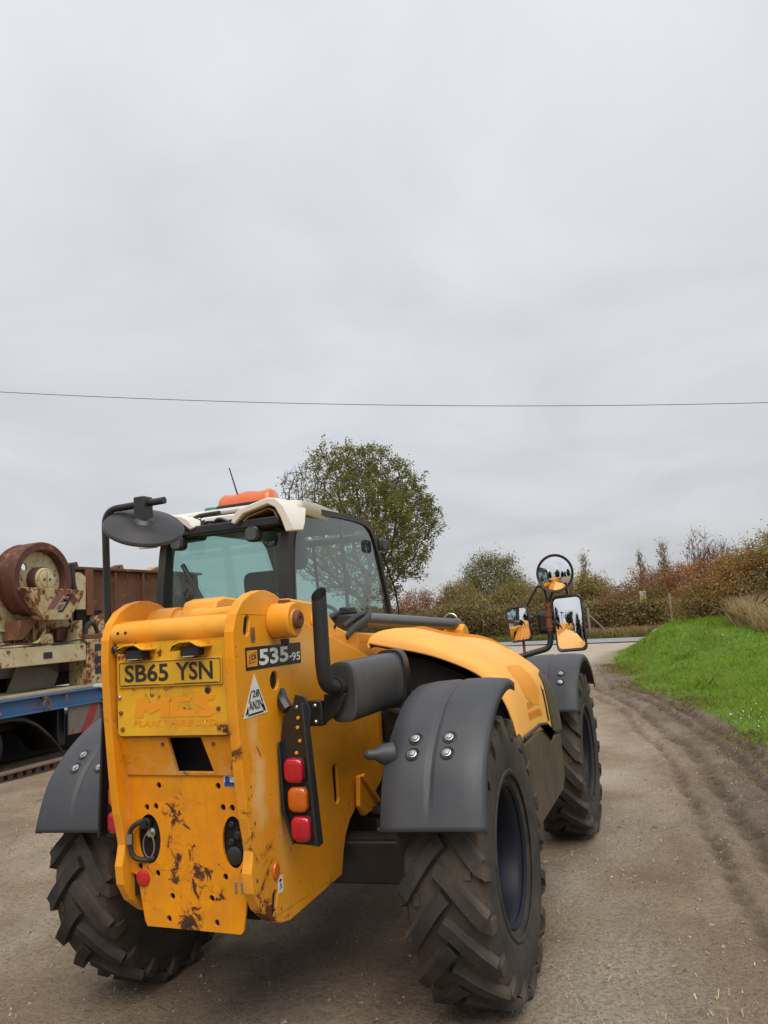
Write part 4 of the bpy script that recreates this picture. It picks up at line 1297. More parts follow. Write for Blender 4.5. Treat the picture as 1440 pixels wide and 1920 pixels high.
# cooling louvres along the inner side of the ridge
for k in range(7):
    pts = []
    for y in np.linspace(.55 + .012 * k, 1.60, 16):
        p = hood_pt_exact(y, .27 - .021 * k, 0)
        pts.append(p)
    mb = MB()
    rows = [[(p.x - .005, p.y, p.z - .004), (p.x - .009, p.y, p.z + .018), (p.x + .002, p.y, p.z + .020), (p.x + .006, p.y, p.z - .004)] for p in pts]
    for i, rw in enumerate(rows):
        if i == 0 or i == len(rows) - 1:
            rows[i] = [(a, b, c - .012) for a, b, c in rw]
    mb.loft(rows, True, True).obj('louvre', 'orange_rib', hood, smooth=30)
# black block for the engine bay darkness behind the open rear of the cover
MB().prism([(.295, .7), (1.0, .7), (1.0, 1.28), (.88, 1.41), (.6, 1.535), (.295, 1.60)], 'y', .45, 1.2).obj('engine_bay_shade', 'black_dark', TH)
MB().span((.32, .42, 1.05), (.86, .44, 1.38)).obj('radiator_screen', 'black_steel', TH, .01)
MB().tube(arc_path([(.34, .40, 1.30), (.50, .30, 1.25), (.70, .34, 1.32), (.9, .40, 1.2)], .1), .025, 10).obj('engine_hose', 'hose', TH)
# side box under the cover
BX = [(.42, 1.085), (.44, .93), (.52, .70), (.66, .60), (1.48, .605), (1.60, .66), (1.60, .955), (1.33, .985), (1.20, .955), (1.12, 1.06), (.86, 1.09)]
sb = MB().prism(BX, 'x', .70, 1.098).obj('side_box', 'grey_box', TH, .018, segs=3)
MB().prism([(.425, 1.10), (.86, 1.104), (1.115, 1.075), (1.20, .968), (1.32, .998), (1.60, .968), (1.60, .985), (1.32, 1.02), (1.18, .99), (1.10, 1.095), (.86, 1.125), (.425, 1.12)], 'x', .72, 1.108).obj('box_lid', 'black_plastic', sb, .006)

# ------------------------------------------------------------------ cab
CXR, CXL = -.195, -1.125
GL = [(.375, 1.45), (.373, 1.92), (.395, 2.21), (.44, 2.36), (.53, 2.445), (.66, 2.485), (.9, 2.502), (1.2, 2.508), (1.48, 2.50), (1.60, 2.475), (1.68, 2.42), (1.725, 2.34), (1.80, 2.20), (1.94, 1.84), (2.02, 1.45)]
GL = [tuple(p) for p in fender_profile(GL, 3)]
FRM = [(.27, 1.30), (.275, 1.92), (.315, 2.24), (.36, 2.40), (.46, 2.50), (.66, 2.525), (.9, 2.535), (1.2, 2.54), (1.50, 2.53), (1.64, 2.505), (1.735, 2.44), (1.775, 2.36), (1.85, 2.20), (1.985, 1.84), (2.09, 1.30)]
FRM = [tuple(p) for p in fender_profile(FRM, 3)]
M['pillar'] = simple('pillar_paint', (.018, .016, .015), .5, var=.4, scale=10, dust=.35, dust_col=(.075, .055, .042))
for x0, x1, xg in ((CXR - .05, CXR + .004, CXR - .006), (CXL - .004, CXL + .05, CXL + .006)):
    MB().prism(FRM, 'x', x0, x1, [GL]).obj('cab_side_frame', 'pillar', TH, .006)
    o = MB(); o.add([(xg, y, z) for y, z in GL], [tuple(range(len(GL)))])
    o.obj('side_window', 'glass_side', TH, smooth=0, recalc=False)
# seal round the near window
MB().tube([(CXR + .002, y, z) for y, z in GL], .007, 6).obj('window_seal', 'black_plastic', TH)
MB().tube([(CXR - .02, 1.19, 1.45), (CXR - .02, 1.185, 2.0), (CXR - .02, 1.13, 2.50)], .014, 8).obj('window_divider', 'black_steel', TH)
# rear window
def ry(z): return .30 + (z - 1.45) * .085
RW = rrect(-1.085, -.232, 1.46, 2.385, .06)
RF = [(CXL, 1.30), (CXR, 1.30), (CXR, 2.50), (CXL, 2.50)]
rw = MB().prism(RF, 'y', -.03, .02, [RW]); rw.v = [(x, y + ry(z), z) for x, y, z in rw.v]
rw.obj('rear_window_frame', 'black_steel', TH, .006)
rg = MB(); rg.add([(x, ry(z) - .012, z) for x, z in RW], [tuple(range(len(RW)))])
rg.obj('rear_window', 'glass', TH, smooth=0, recalc=False)
MB().tube([(x, ry(z) - .034, z) for x, z in RW], .009, 6, closed=True).obj('window_seal', 'black_plastic', TH)
# front window, roof lining
FW = [(CXL + .03, 1.99, 1.45), (CXR - .03, 1.99, 1.45), (CXR - .03, 1.70, 2.42), (CXL + .03, 1.70, 2.42)]
fw = MB(); fw.add(FW, [(0, 1, 2, 3)]); fw.obj('windscreen', 'glass', TH, smooth=0, recalc=False)
MB().tube([FW[3], FW[2]], .03, 8).obj('windscreen_header', 'black_steel', TH)
MB().tube([FW[0], FW[1]], .04, 8).obj('windscreen_sill', 'black_steel', TH)
MB().tube([(CXL + .35, 1.95, 1.45), (CXL + .40, 1.72, 2.42)], .014, 8).obj('windscreen_wiper', 'black_plastic', TH)
MB().span((CXL + .02, .46, 2.46), (CXR - .02, 1.6, 2.50)).obj('roof_lining', 'black_plastic', TH)
MB().span((CXL, .28, .75), (CXR, 2.06, 1.44)).obj('cab_body', 'black_steel', TH, .02)
# wiper on the rear window
MB().tube([(-.905, ry(2.13) - .05, 2.13), (-.80, ry(1.965) - .055, 1.965), (-.62, ry(1.68) - .045, 1.68)], .010, 6).obj('wiper_arm', 'black_plastic', TH)
MB().tube([(-.955, ry(2.21) - .035, 2.215), (-.745, ry(1.89) - .035, 1.89)], .015, 6).obj('wiper_blade', 'black_plastic', TH)
MB().tube([(CXL + .22, 1.55, 1.4), (CXL + .24, 1.45, 2.46)], .035, 8).obj('cab_post', 'black_steel', TH)
# seat, steering wheel, dash, screen
seat = MB().prism(rrect(-.86, -.44, 1.25, 2.00, .08), 'y', .72, .86).obj('seat_back', 'seat', TH, .04, segs=4)
MB().prism(rrect(-.78, -.52, 2.00, 2.16, .05), 'y', .74, .83).obj('head_rest', 'seat', TH, .03, segs=3)
MB().span((-.88, .75, 1.10), (-.42, 1.28, 1.26)).obj('seat_cushion', 'seat', TH, .05, segs=3)
cst = Vector((-.65, 1.52, 1.78)); nrm = Vector((0, -.75, .66))
e1 = Vector((1, 0, 0)); e2 = nrm.normalized().cross(e1)
sw = MB().tube([cst + (e1 * math.cos(a) + e2 * math.sin(a)) * .19 for a in np.linspace(0, 2 * PI, 28, endpoint=False)], .016, 8, closed=True)
sw.tube([cst - e1 * .18, cst + e1 * .18], .012, 6); sw.tube([cst, cst - nrm.normalized() * .35], .03, 8)
sw.obj('steering_wheel', 'black_plastic', TH)
MB().span((-1.08, 1.62, 1.44), (-.24, 1.96, 1.66)).obj('dashboard', 'black_plastic', TH, .03)
MB().prism(rrect(-.47, -.25, 2.14, 2.36, .05), 'y', .62, .70).obj('work_screen', 'black_plastic', TH, .02)
MB().tube([(-.30, .55, 1.5), (-.29, .55, 2.3), (-.33, .75, 2.42)], .022, 8).obj('cab_harness', 'black_plastic', TH)

# roof: a shallow shell with two lobes over the rear work lamps
RT = lambda x: 2.545 - .10 * ((x + .66) / .52) ** 4
prows = []
for y in (.42, .50, .70, 1.0, 1.3, 1.5, 1.60, 1.63):
    drop = .0 if y < 1.45 else (y - 1.45) ** 2 * 1.3
    rise = .018 * math.sin(max(0, min(1, (y - .4) / 1.1)) * PI)
    row = []
    inset = .012 + .085 * max(0, min(1, (y - .62) / .5))
    for k, u in enumerate((-1.0, -.99, -.955, -.76, -.47, 0, .47, .76, .955, .99, 1.0)):
        x = -.66 + u * (.515 - inset)
        e = abs(u) * .515
        z = 2.555 + rise - drop - (0.0 if e < .40 else (e - .40) ** 2 * .9)
        if abs(u) == 1.0: z = 2.47 - drop
        row.append((x, y, z))
    prows.append(row)
MB().loft(prows).obj('cab_roof', 'white', TH, smooth=45, solid=.03)
def lobe(s):
    X = lambda u: (-.66 + s * u)
    out = [(X(.135), 2.428), (X(.165), 2.478), (X(.215), 2.507), (X(.40), 2.548), (X(.455), 2.540), (X(.505), 2.490), (X(.548), 2.385), (X(.560), 2.335), (X(.50), 2.335)]
    inn = [(X(.500), 2.345), (X(.475), 2.425), (X(.445), 2.485), (X(.400), 2.510), (X(.230), 2.472), (X(.188), 2.438), (X(.160), 2.415)]
    ang = MB()
    poly = out + inn
    ang.prism(poly, 'y', .215, .55)
    # sweep the rear edge forward towards the roof
    ang.v = [(x, (y + .10 * (2.55 - z)) if y < .4 else .355 + max(0, z - 2.335) * 1.05, z + (.012 if y > .4 else 0)) for x, y, z in ang.v]
    l = ang.obj('roof_lobe', 'white', TH, .007, segs=2, smooth=30)
    rec = [(X(.18), 2.40), (X(.23), 2.455), (X(.385), 2.49), (X(.43), 2.475), (X(.47), 2.36), (X(.20), 2.37)]
    MB().prism(rec, 'y', .36, .45).obj('lamp_recess', 'black_plastic', l)
    MB().prism([(X(.175), 2.405), (X(.245), 2.458), (X(.39), 2.491), (X(.425), 2.473), (X(.449), 2.42), (X(.445), 2.415), (X(.42), 2.468), (X(.388), 2.486), (X(.247), 2.452), (X(.18), 2.40)], 'y', .25, .40).obj('lobe_lining', 'roof_lip', l)
    wl_ = MB().prism(rrect(X(.27) - .045, X(.27) + .045, 2.30, 2.395, .03), 'y', .235, .30).obj('work_lamp', 'black_plastic', TH, .012)
    MB().prism(rrect(X(.27) - .036, X(.27) + .036, 2.31, 2.385, .025), 'y', .229, .2345).obj('lamp_glass', 'ram', wl_)
    MB().tube([(X(.27), .27, 2.39), (X(.27), .33, 2.44)], .012, 6).obj('lamp_stalk', 'black_plastic', wl_)
lobe(1); lobe(-1)
MB().span((-.81, .33, 2.455), (-.51, .45, 2.50)).obj('roof_rear_edge', 'white', TH, .012)
MB().span((CXL + .01, .25, 2.385), (CXR - .01, .33, 2.44)).obj('cab_header', 'black_steel', TH, .01)
MB().tube(arc_path([(-.90, .30, 2.435), (-.87, .36, 2.52), (-.72, .42, 2.535), (-.62, .62, 2.57)], .05), .012, 8).obj('beacon_cable', 'hose', TH)
MB().tube(arc_path([(-.79, .32, 2.42), (-.77, .32, 2.47), (-.60, .33, 2.455), (-.52, .34, 2.47)], .03), .006, 6).obj('beacon_cable', 'hose', TH)
MB().span((-.80, .315, 2.42), (-.775, .335, 2.48)).obj('cable_clip', 'black_plastic', TH)
MB().tube(arc_path([(-.72, .33, 2.45), (-.66, .31, 2.48), (-.60, .33, 2.45)], .03), .011, 6).obj('beacon_cable', 'hose', TH)
# beacon bar
bsec = []
BL = 21
for i in range(BL):
    t = i / (BL - 1); x = -.955 + t * .44
    e = min(t, 1 - t)
    w_ = .085 * min(1, (e / .06)) ** .5 if e < .06 else .085
    hgt = (.088 + .011 * math.cos(4 * PI * t - PI) * -1 * .6 + .004 * t) * (min(1, e / .08) ** .45 if e < .08 else 1)
    bsec.append([(x, .80 + w_ * math.cos(a), 2.628 + max(0.0, hgt * math.sin(a))) for a in np.linspace(0, PI, 13)])
bc = MB().loft(bsec).obj('beacon', 'beacon', TH, smooth=60)
MB().prism(rrect(-.965, -.51, .71, .89, .05), 'z', 2.565, 2.634).obj('beacon_base', 'black_plastic', bc, .008)
MB().span((-1.05, .72, 2.575), (-.965, .84, 2.635)).obj('green_beacon', 'green_plastic', TH, .015)
MB().tube([(-.775, .78, 2.56), (-.80, .775, 2.68), (-.862, .77, 2.90)], [.008, .006, .004], 6).obj('aerial', 'black_plastic', TH)
MB().span((-.16, 1.66, 2.30), (-.11, 1.78, 2.40)).obj('front_work_lamp', 'black_plastic', TH, .02)
MB().tube([(-.17, 1.80, 2.30), (-.15, 1.98, 2.0), (-.15, 2.05, 1.70)], .008, 6).obj('grab_rail', 'black_plastic', TH)

# ------------------------------------------------------------------ mirrors
def frame_from(n, roll=0.0):
    n = Vector(n).normalized()
    r = Vector((0, 0, 1)).cross(n).normalized()
    u = n.cross(r)
    q = Quaternion(n, roll)
    return q @ r, q @ u, n
def rect_mirror(c, n, w, h, rad, roll, name, dome):
    r, u, n = frame_from(n, roll); c = Vector(c)
    L = rrect(-w / 2, w / 2, -h / 2, h / 2, rad)
    sh = MB()
    mk = lambda k, d: [tuple(c + r * (x * k) + u * (y * k) + n * d) for x, y in L]
    sh.loft([mk(.55, -.05), mk(.9, -.035), mk(1.0, 0.0), mk(1.0, .010), mk(.955, .014), mk(.89, .006), mk(.86, .004)], True, True)
    s = sh.obj(name, 'black_plastic', TH, smooth=45)
    g = MB(); rm2 = (w * w + h * h) / 4
    pt = lambda x, y: tuple(c + n * (.005 + dome * (1 - (x * x + y * y) / rm2)) + r * x + u * y)
    g.loft([[pt(x * k * .89, y * k * .89) for x, y in L] for k in (.02, .1, .2, .3, .4, .5, .6, .7, .8, .9, 1.0)], True)
    g.f.append(tuple(range(len(L))))
    g.obj('mirror_glass', 'mirror', s, smooth=89)
    return s
rect_mirror((1.200, 1.80, 1.668), (-.13, -.985, .065), .215, .395, .035, .04, 'mirror', .016)
rect_mirror((.845, 1.80, 1.682), (-.20, -.970, .035), .168, .250, .03, .10, 'mirror', .012)
r_, u_, n_ = frame_from((-.17, -.98, .035)); c_ = Vector((1.135, 1.80, 2.022))
sh = MB().lathe([(-.05, .03), (-.035, .10), (0, .132), (.008, .138), (.014, .136), (.010, .126), (.006, .118)], c_, n_, 40, True).obj('round_mirror', 'black_plastic', TH, smooth=45)
MB().lathe([(.006, .1195), (.0128, .100), (.0186, .072), (.0222, .043), (.0240, .015), (.0241, .001)], c_, n_, 40).obj('mirror_glass', 'mirror', sh, smooth=89)
MB().tube(arc_path([(.70, 1.62, 1.40), (.80, 1.78, 1.445), (1.035, 1.82, 1.50), (1.055, 1.83, 1.56), (1.055, 1.83, 1.66)], .07), .021, 12).obj('mirror_arm', 'black_steel', TH)
MB().tube([(1.055, 1.83, 1.62), (1.06, 1.83, 1.82)], .024, 12).obj('mirror_post', 'rust', TH)
for z in (1.65, 1.73, 1.80):
    MB().lathe([(-.008, .03), (.008, .03)], (1.057, 1.83, z), (0, 0, 1), 10, True).obj('post_clamp', 'rust', TH)
MB().tube(arc_path([(1.055, 1.83, 1.80), (1.045, 1.83, 1.92), (1.00, 1.83, 1.95), (.90, 1.82, 1.80), (.86, 1.82, 1.70)], .05), .010, 8).obj('mirror_stay', 'black_steel', TH)
MB().tube([(1.06, 1.83, 1.82), (1.10, 1.84, 1.90), (1.135, 1.84, 1.99)], .011, 8).obj('mirror_stay', 'black_steel', TH)
MB().tube([(1.185, 1.84, 2.02), (1.20, 1.84, 1.86), (1.20, 1.84, 1.66)], .009, 8).obj('mirror_stay', 'black_steel', TH)
MB().tube([(.86, 1.82, 1.60), (.865, 1.80, 1.42)], .010, 8).obj('mirror_stay', 'rust', TH)
MB().tube([(1.055, 1.83, 1.68), (1.20, 1.85, 1.68)], .014, 8).obj('mirror_stay', 'rust', TH)
bm_ = MB().prism(rrect(.955, 1.15, 1.60, 1.76, .03), 'y', 1.88, 1.97).obj('forward_mirror_housing', 'black_plastic', TH, .03, segs=3)
# rear disc mirror on its bent pole, left rear corner
pole = MB().tube(arc_path([(-.44, -.86, 1.25), (-.47, -.90, 1.42), (-.475, -.905, 2.375), (-.14, -.905, 2.382)], .075, 8), .0165, 12).obj('mirror_pole', 'black_steel', TH)
dn = Vector((.42, -.40, .82)).normalized(); dc = Vector((-.255, -.905, 2.285))
dm = MB().lathe([(.035, .0), (.034, .02), (.032, .035), (.020, .05), (.022, .06), (.012, .12), (-.004, .162), (-.006, .172), (-.014, .178), (-.022, .176), (-.024, .166), (-.018, .16)], dc, dn, 48).obj('disc_mirror', 'black_plastic', TH, smooth=40)
MB().lathe([(-.019, .163), (-.026, .11), (-.031, .05), (-.032, .001)], dc, dn, 48).obj('mirror_glass', 'mirror', dm, smooth=89)
MB().prism(rrect(-.285, -.225, 2.295, 2.41, .008), 'y', -.940, -.875).obj('mirror_clamp', 'black_plastic', dm, .006)

# ------------------------------------------------------------------ low loader trailer
M['cream'] = paint('crusher_cream', (.50, .42, .235), (.44, .35, .18), .55, .62, .35, .35, dirt_col=(.11, .065, .035), rust_col=(.10, .034, .016), scale=1.1, streak=1.0, seed=1)
M['cream_clean'] = paint('crusher_beam_cream', (.55, .48, .30), (.48, .40, .22), .55, .42, .25, .22, dirt_col=(.14, .085, .05), rust_col=(.12, .04, .02), scale=1.3, seed=4)
M['hopper'] = paint('hopper_rust', (.105, .046, .026), (.155, .070, .038), .72, .3, .0, .4, dirt_col=(.055, .027, .018), rust_col=(.20, .10, .05), scale=.9, streak=1.0, seed=6)
M['flywheel'] = paint('flywheel_rust', (.115, .045, .030), (.085, .036, .026), .62, .2, .0, .3, dirt_col=(.05, .025, .018), rust_col=(.16, .07, .035), seed=7)
M['blue'] = paint('trailer_blue', (.030, .125, .30), (.055, .145, .28), .42, .03, .0, .40, dirt_col=(.12, .085, .06), seed=9)
M['deck_wood'] = simple('deck_planks', (.36, .29, .19), .85, var=.35, scale=6, bump=.3)
M['red_band'] = simple('marker_red', (.28, .02, .025), .5, dust=.4)
M['white_band'] = simple('marker_white', (.15, .125, .11), .5, dust=.5)
M['lamp_cream'] = simple('lamp_cream', (.62, .52, .24), .3)
M['logo_red'] = simple('logo_red', (.20, .085, .075), .6, var=.2)
M['logo_blue'] = simple('logo_navy', (.016, .020, .040), .6, var=.2)
M['grey_plank'] = simple('grey_board', (.15, .125, .10), .8, var=.4, scale=5)

M['track'] = simple('track_steel', (.15, .10, .075), .7, var=.5, scale=12, bump=.2)
TX = -6.95
TR = empty('low_loader_trailer', (-8.2, 4.0, 0), 'blue low loader trailer with timber deck standing behind the left mudguard', 'trailer')
def tobj(mb, name, mat, parent, bevel=0.0, off=(-8.2, 4.0, 0), **k):
    mb.v = [(x - off[0], y - off[1], z - off[2]) for x, y, z in mb.v]
    return mb.obj(name, mat, parent, bevel, **k)
# side beam: I section, cranked down at the neck
def beam(x, name, mat):
    y0, y1, y2 = -4.0, 6.25, 8.6
    top = lambda y: 1.035 if y <= y1 else 1.035 - (y - y1) * .42
    mb = MB()
    for (za, zb, xa, xb) in ((0.0, -.022, x - .14, x + .012), (-.022, -.215, x - .075, x - .055), (-.215, -.240, x - .14, x + .0)):
        secs = []
        for y in (y0, y1, y2):
            secs.append([(xa, y, top(y) + za), (xb, y, top(y) + za), (xb, y, top(y) + zb), (xa, y, top(y) + zb)])
        mb.loft(secs, True, True)
    return tobj(mb, name, mat, TR, .004, smooth=30)
beam(TX, 'side_beam', 'blue'); beam(-9.35, 'side_beam', 'blue')
for i in range(11):
    x = TX - .10 - .205 * i
    mb = MB().span((x - .197, -4.0, 1.037), (x, 6.22 + .02 * (i % 3), 1.078 + .003 * (i % 2)))
    tobj(mb, 'deck_plank', 'deck_wood', TR, .006)
for y in (-3, -1, 1, 3, 5):
    tobj(MB().span((-9.3, y, .86), (TX - .09, y + .12, 1.03)), 'cross_member', 'black_steel', TR)
tobj(MB().span((-8.9, -4, .55), (-7.55, 6.0, .86)), 'trailer_chassis', 'black_steel', TR, .02)
tobj(MB().span((-9.2, -4, .04), (-7.85, 7.0, .60)), 'underbody_shade', 'black_dark', TR, .02)  # black block added to keep the space under the deck dark
# arched mudguard and wheels in the shade
for y in (1.9, 3.05, 4.25):
    w = tobj(MB().lathe([(-.12, .20), (-.12, .34), (-.10, .39), (.10, .39), (.12, .34), (.12, .20), (.06, .18), (.05, .02)], (-7.35, y, .385), (1, 0, 0), 28), 'trailer_wheel', 'black_steel', TR, smooth=40)
arch = []
for a in np.linspace(0, 1, 15):
    y = 2.2 + 3.4 * a
    z = .80 if a < .72 else .80 - .62 * ((a - .72) / .28) ** 2
    arch.append([(-7.75, y, z), (-7.10, y, z - .02), (-7.08, y, z - .07)])
tobj(MB().loft(arch), 'mudguard', 'black_steel', TR, smooth=45, solid=.02)
tobj(MB().span((-7.70, 5.55, .22), (-7.14, 5.70, .78)), 'mudguard_end', 'black_steel', TR, .02)
# shackle, side marker, marker board, lamp pair
sp = [(TX + .05 + .0, 5.02 + .055 * math.cos(a), .90 + .075 * math.sin(a)) for a in np.linspace(-1.2 - PI / 2 - .8, 1.2 - PI / 2 + .8, 14)]
sp = [(TX + .055, 5.10 + .06 * math.sin(t), .93 - .10 * (1 - math.cos(t)) * .75 + .03) for t in np.linspace(-2.5, 2.5, 16)]
tobj(MB().tube(sp, .017, 8), 'shackle', 'rust', TR)
tobj(MB().tube([(TX - .06, 5.10, .995), (TX + .075, 5.10, .985)], .022, 8), 'shackle_pin', 'rust', TR)
tobj(MB().tube(arc_path([(TX - .05, 5.52, .985), (TX + .03, 5.53, .98), (TX + .03, 5.50, .91)], .03), .008, 6), 'rope_hook', 'rust', TR)
tobj(MB().span((TX - .05, 4.08, .84), (TX + .01, 4.34, .885)), 'side_marker', 'reflector_amber', TR, .01)
mbd = tobj(MB().prism([(5.62, .38), (5.62, .79), (6.30, .79), (6.30, .38)], 'x', TX - .06, TX - .04), 'marker_board', 'white_band', TR)
tobj(MB().prism([(5.86, .38), (6.04, .38), (6.28, .79), (6.10, .79)], 'x', TX - .0385, TX - .0365), 'marker_stripe', 'red_band', mbd, off=(0, 0, 0), smooth=0)
mbd.children[0].location = (0, 0, 0)
mbd.children[0].data.transform(Matrix.Translation((8.2, -4.0, 0)))
tobj(MB().prism([(5.64, .38), (5.72, .38), (5.72, .47)], 'x', TX - .0385, TX - .0365), 'marker_stripe', 'red_band', mbd, smooth=0)
tobj(MB().span((TX - .10, 6.31, .48), (TX - .04, 6.75, .84)), 'lamp_plate', 'black_steel', TR, .01)
for y, z in ((6.42, .745), (6.52, .735), (6.44, .575), (6.54, .565)):
    tobj(MB().lathe([(0, .045), (.03, .045), (.045, .025)], (TX - .04, y, z), (1, 0, 0), 14, True), 'marker_lamp', 'lamp_cream' if y < 6.5 else 'red_lens', TR)

# notched steel track lying on the ground along the trailer
TK = empty('steel_track', (-6.7, 4.5, 0), 'rusty notched steel track lying on the ground under the trailer edge', 'steel track')
zt = float(ground_z(-6.75, 4.5))
mb = MB().span((-6.80, 1.8, zt + .10), (-6.62, 7.2, zt + .125)); mb.v = [(x + 6.7, y - 4.5, z) for x, y, z in mb.v]
mb.obj('track_rail', 'track', TK, .004)
mb = MB().span((-6.80, 1.8, zt - .03), (-6.70, 7.2, zt + .02)); mb.v = [(x + 6.7, y - 4.5, z) for x, y, z in mb.v]
mb.obj('track_base', 'track', TK, .004)
LUG = MB().span((-.05, -.045, 0), (.05, .045, .085)).mesh('track_lug', 'track', 0)
for i in range(34):
    put(LUG, 'track_lug', TK, (-.05, -2.6 + i * .158, zt + .0175))

# ------------------------------------------------------------------ jaw crusher on the trailer
CR = empty('jaw_crusher', (-8.0, 5.5, 1.08), 'rusty cream jaw crusher with a big flywheel loaded on the blue trailer', 'crusher')
CO = (-8.0, 5.5, 1.08)
def cobj(mb, name, mat, bevel=.006, parent=None, **k):
    return tobj(mb, name, mat, parent or CR, bevel, off=CO, **k)
FC = (-7.30, 5.42, 2.765)
fly = cobj(MB().lathe([(-.42, .50), (-.42, .575), (-.36, .59), (-.345, .565), (-.20, .565), (-.185, .59), (.03, .59), (.045, .575), (.045, .475), (.03, .465), (-.05, .462), (-.08, .45)], FC, (1, 0, 0), 56), 'flywheel', 'flywheel', 0, smooth=35)
web = [ell(FC[1] + .33 * math.cos(a), FC[2] + .33 * math.sin(a), .075, .055, 12, a) for a in (2.45, .2, -1.3)]
cobj(MB().prism(ell(FC[1], FC[2], .46, .46, 40), 'x', FC[0] - .14, FC[0] - .10, web), 'flywheel_web', 'cream_clean', 0, fly)
for ch in fly.children: pass
cobj(MB().lathe([(-.12, .21), (.04, .205), (.05, .19)], FC, (1, 0, 0), 36, True), 'flywheel_hub', 'flywheel', 0, fly, smooth=35)
cobj(MB().lathe([(.05, .185), (.075, .18), (.085, .17), (.085, .135)], FC, (1, 0, 0), 36, True), 'hub_ring', 'cream_clean', 0, fly, smooth=35)
cobj(MB().lathe([(.085, .128), (.10, .125), (.104, .11)], FC, (1, 0, 0), 32, True), 'hub_cap', 'cream_clean', 0, fly, smooth=35)
for dy in (-.055, .055):
    cobj(MB().lathe([(.10, .022), (.118, .022), (.122, .012)], (FC[0], FC[1] + dy, FC[2]), (1, 0, 0), 8, True), 'hub_bolt', 'rust', 0, fly)
cobj(MB().span((FC[0] + .104, FC[1] - .004, FC[2] - .11), (FC[0] + .107, FC[1] + .004, FC[2] + .11)), 'hub_slot', 'black_dark', 0, fly)
# guard box under the flywheel, with its emblem
g = MB().prism([(4.90, 2.63), (6.10, 2.60), (6.08, 2.50), (5.77, 2.13), (5.28, 2.13)], 'x', -8.0, -7.10)
cobj(g, 'flywheel_guard', 'cream', .008)
gx0 = -7.10
for k, (mt, pts) in enumerate((('logo_red', [(5.32, 2.30), (5.46, 2.30), (5.68, 2.555), (5.53, 2.56)]),
                               ('logo_red', [(5.50, 2.30), (5.60, 2.30), (5.66, 2.37), (5.56, 2.37)]),
                               ('logo_red', [(5.59, 2.405), (5.69, 2.405), (5.75, 2.475), (5.65, 2.475)]),
                               ('logo_red', [(5.68, 2.51), (5.78, 2.51), (5.82, 2.555), (5.72, 2.555)]),
                               ('logo_blue', [(5.53, 2.255), (5.63, 2.25), (5.87, 2.525), (5.73, 2.53), (5.72, 2.505), (5.79, 2.50), (5.745, 2.445), (5.66, 2.45), (5.645, 2.42), (5.72, 2.415), (5.62, 2.285), (5.55, 2.285)]))):
    cobj(MB().prism(pts, 'x', gx0 + .002, gx0 + .006), 'emblem', mt, 0, smooth=0)
# body
cobj(MB().span((-8.6, 3.2, 1.60), (-7.62, 6.28, 2.66)), 'crusher_body', 'cream', .02)
cobj(MB().span((-7.62, 5.55, 2.02), (-7.50, 6.26, 2.60)), 'body_plate', 'cream', .01)
cobj(MB().prism([(5.0, 2.15), (5.35, 2.15), (5.05, 1.86), (4.95, 1.86)], 'x', -7.6, -7.3), 'guard_brace', 'hopper', .006)
for z in (1.80, 2.0):
    cobj(MB().span((-7.62, 3.2, z), (-7.58, 6.28, z + .03)), 'body_rib', 'cream', .004)
for y in (4.2, 4.75, 5.3, 5.85):
    cobj(MB().lathe([(0, .05), (.03, .05), (.05, .03)], (-7.58, y, 1.90), (1, 0, 0), 10, True), 'body_bolt', 'rust', 0)
cobj(MB().tube(arc_path([(-7.45, 4.2, 1.95), (-7.35, 4.5, 1.78), (-7.30, 5.0, 1.77), (-7.30, 5.35, 1.80), (-7.35, 5.52, 1.98), (-7.4, 5.56, 2.02)], .12), .022, 8), 'cream_hose', 'cream_clean', 0)
# main beam, post with three labels
cobj(MB().span((-7.45, 2.6, 1.47), (-7.13, 6.16, 1.745)), 'main_beam', 'cream_clean', .012)
cobj(MB().span((-7.127, 5.27, 1.555), (-7.122, 5.44, 1.65)), 'beam_label', 'logo_blue', 0, smooth=0)
cobj(MB().span((-7.127, 3.6, 1.60), (-7.122, 4.45, 1.615)), 'beam_slot', 'black_dark', 0, smooth=0)
cobj(MB().prism(ell(5.46, 1.83, .085, .10, 16), 'x', -7.3, -7.2), 'lifting_eye', 'cream', .006)
post = cobj(MB().prism([(6.16, 1.08), (6.66, 1.08), (6.72, 1.50), (6.78, 2.2), (6.66, 2.2), (6.52, 1.80), (6.18, 1.80)], 'x', -7.5, -7.12), 'support_post', 'cream', .01)
for z in (1.66, 1.46, 1.29):
    o_ = cobj(MB().span((-7.118, 6.34, z - .055), (-7.112, 6.52, z + .055)), 'post_label', 'logo_blue', 0, smooth=0)
cobj(MB().span((-7.35, 6.18, 1.80), (-7.14, 6.55, 1.88)), 'post_cap', 'rust', .01)
cobj(MB().tube(arc_path([(-7.2, 6.22, 1.86), (-7.2, 6.25, 2.05), (-7.2, 6.42, 2.08), (-7.2, 6.50, 1.9)], .08), .035, 8), 'hydraulic_hose', 'hose', 0)
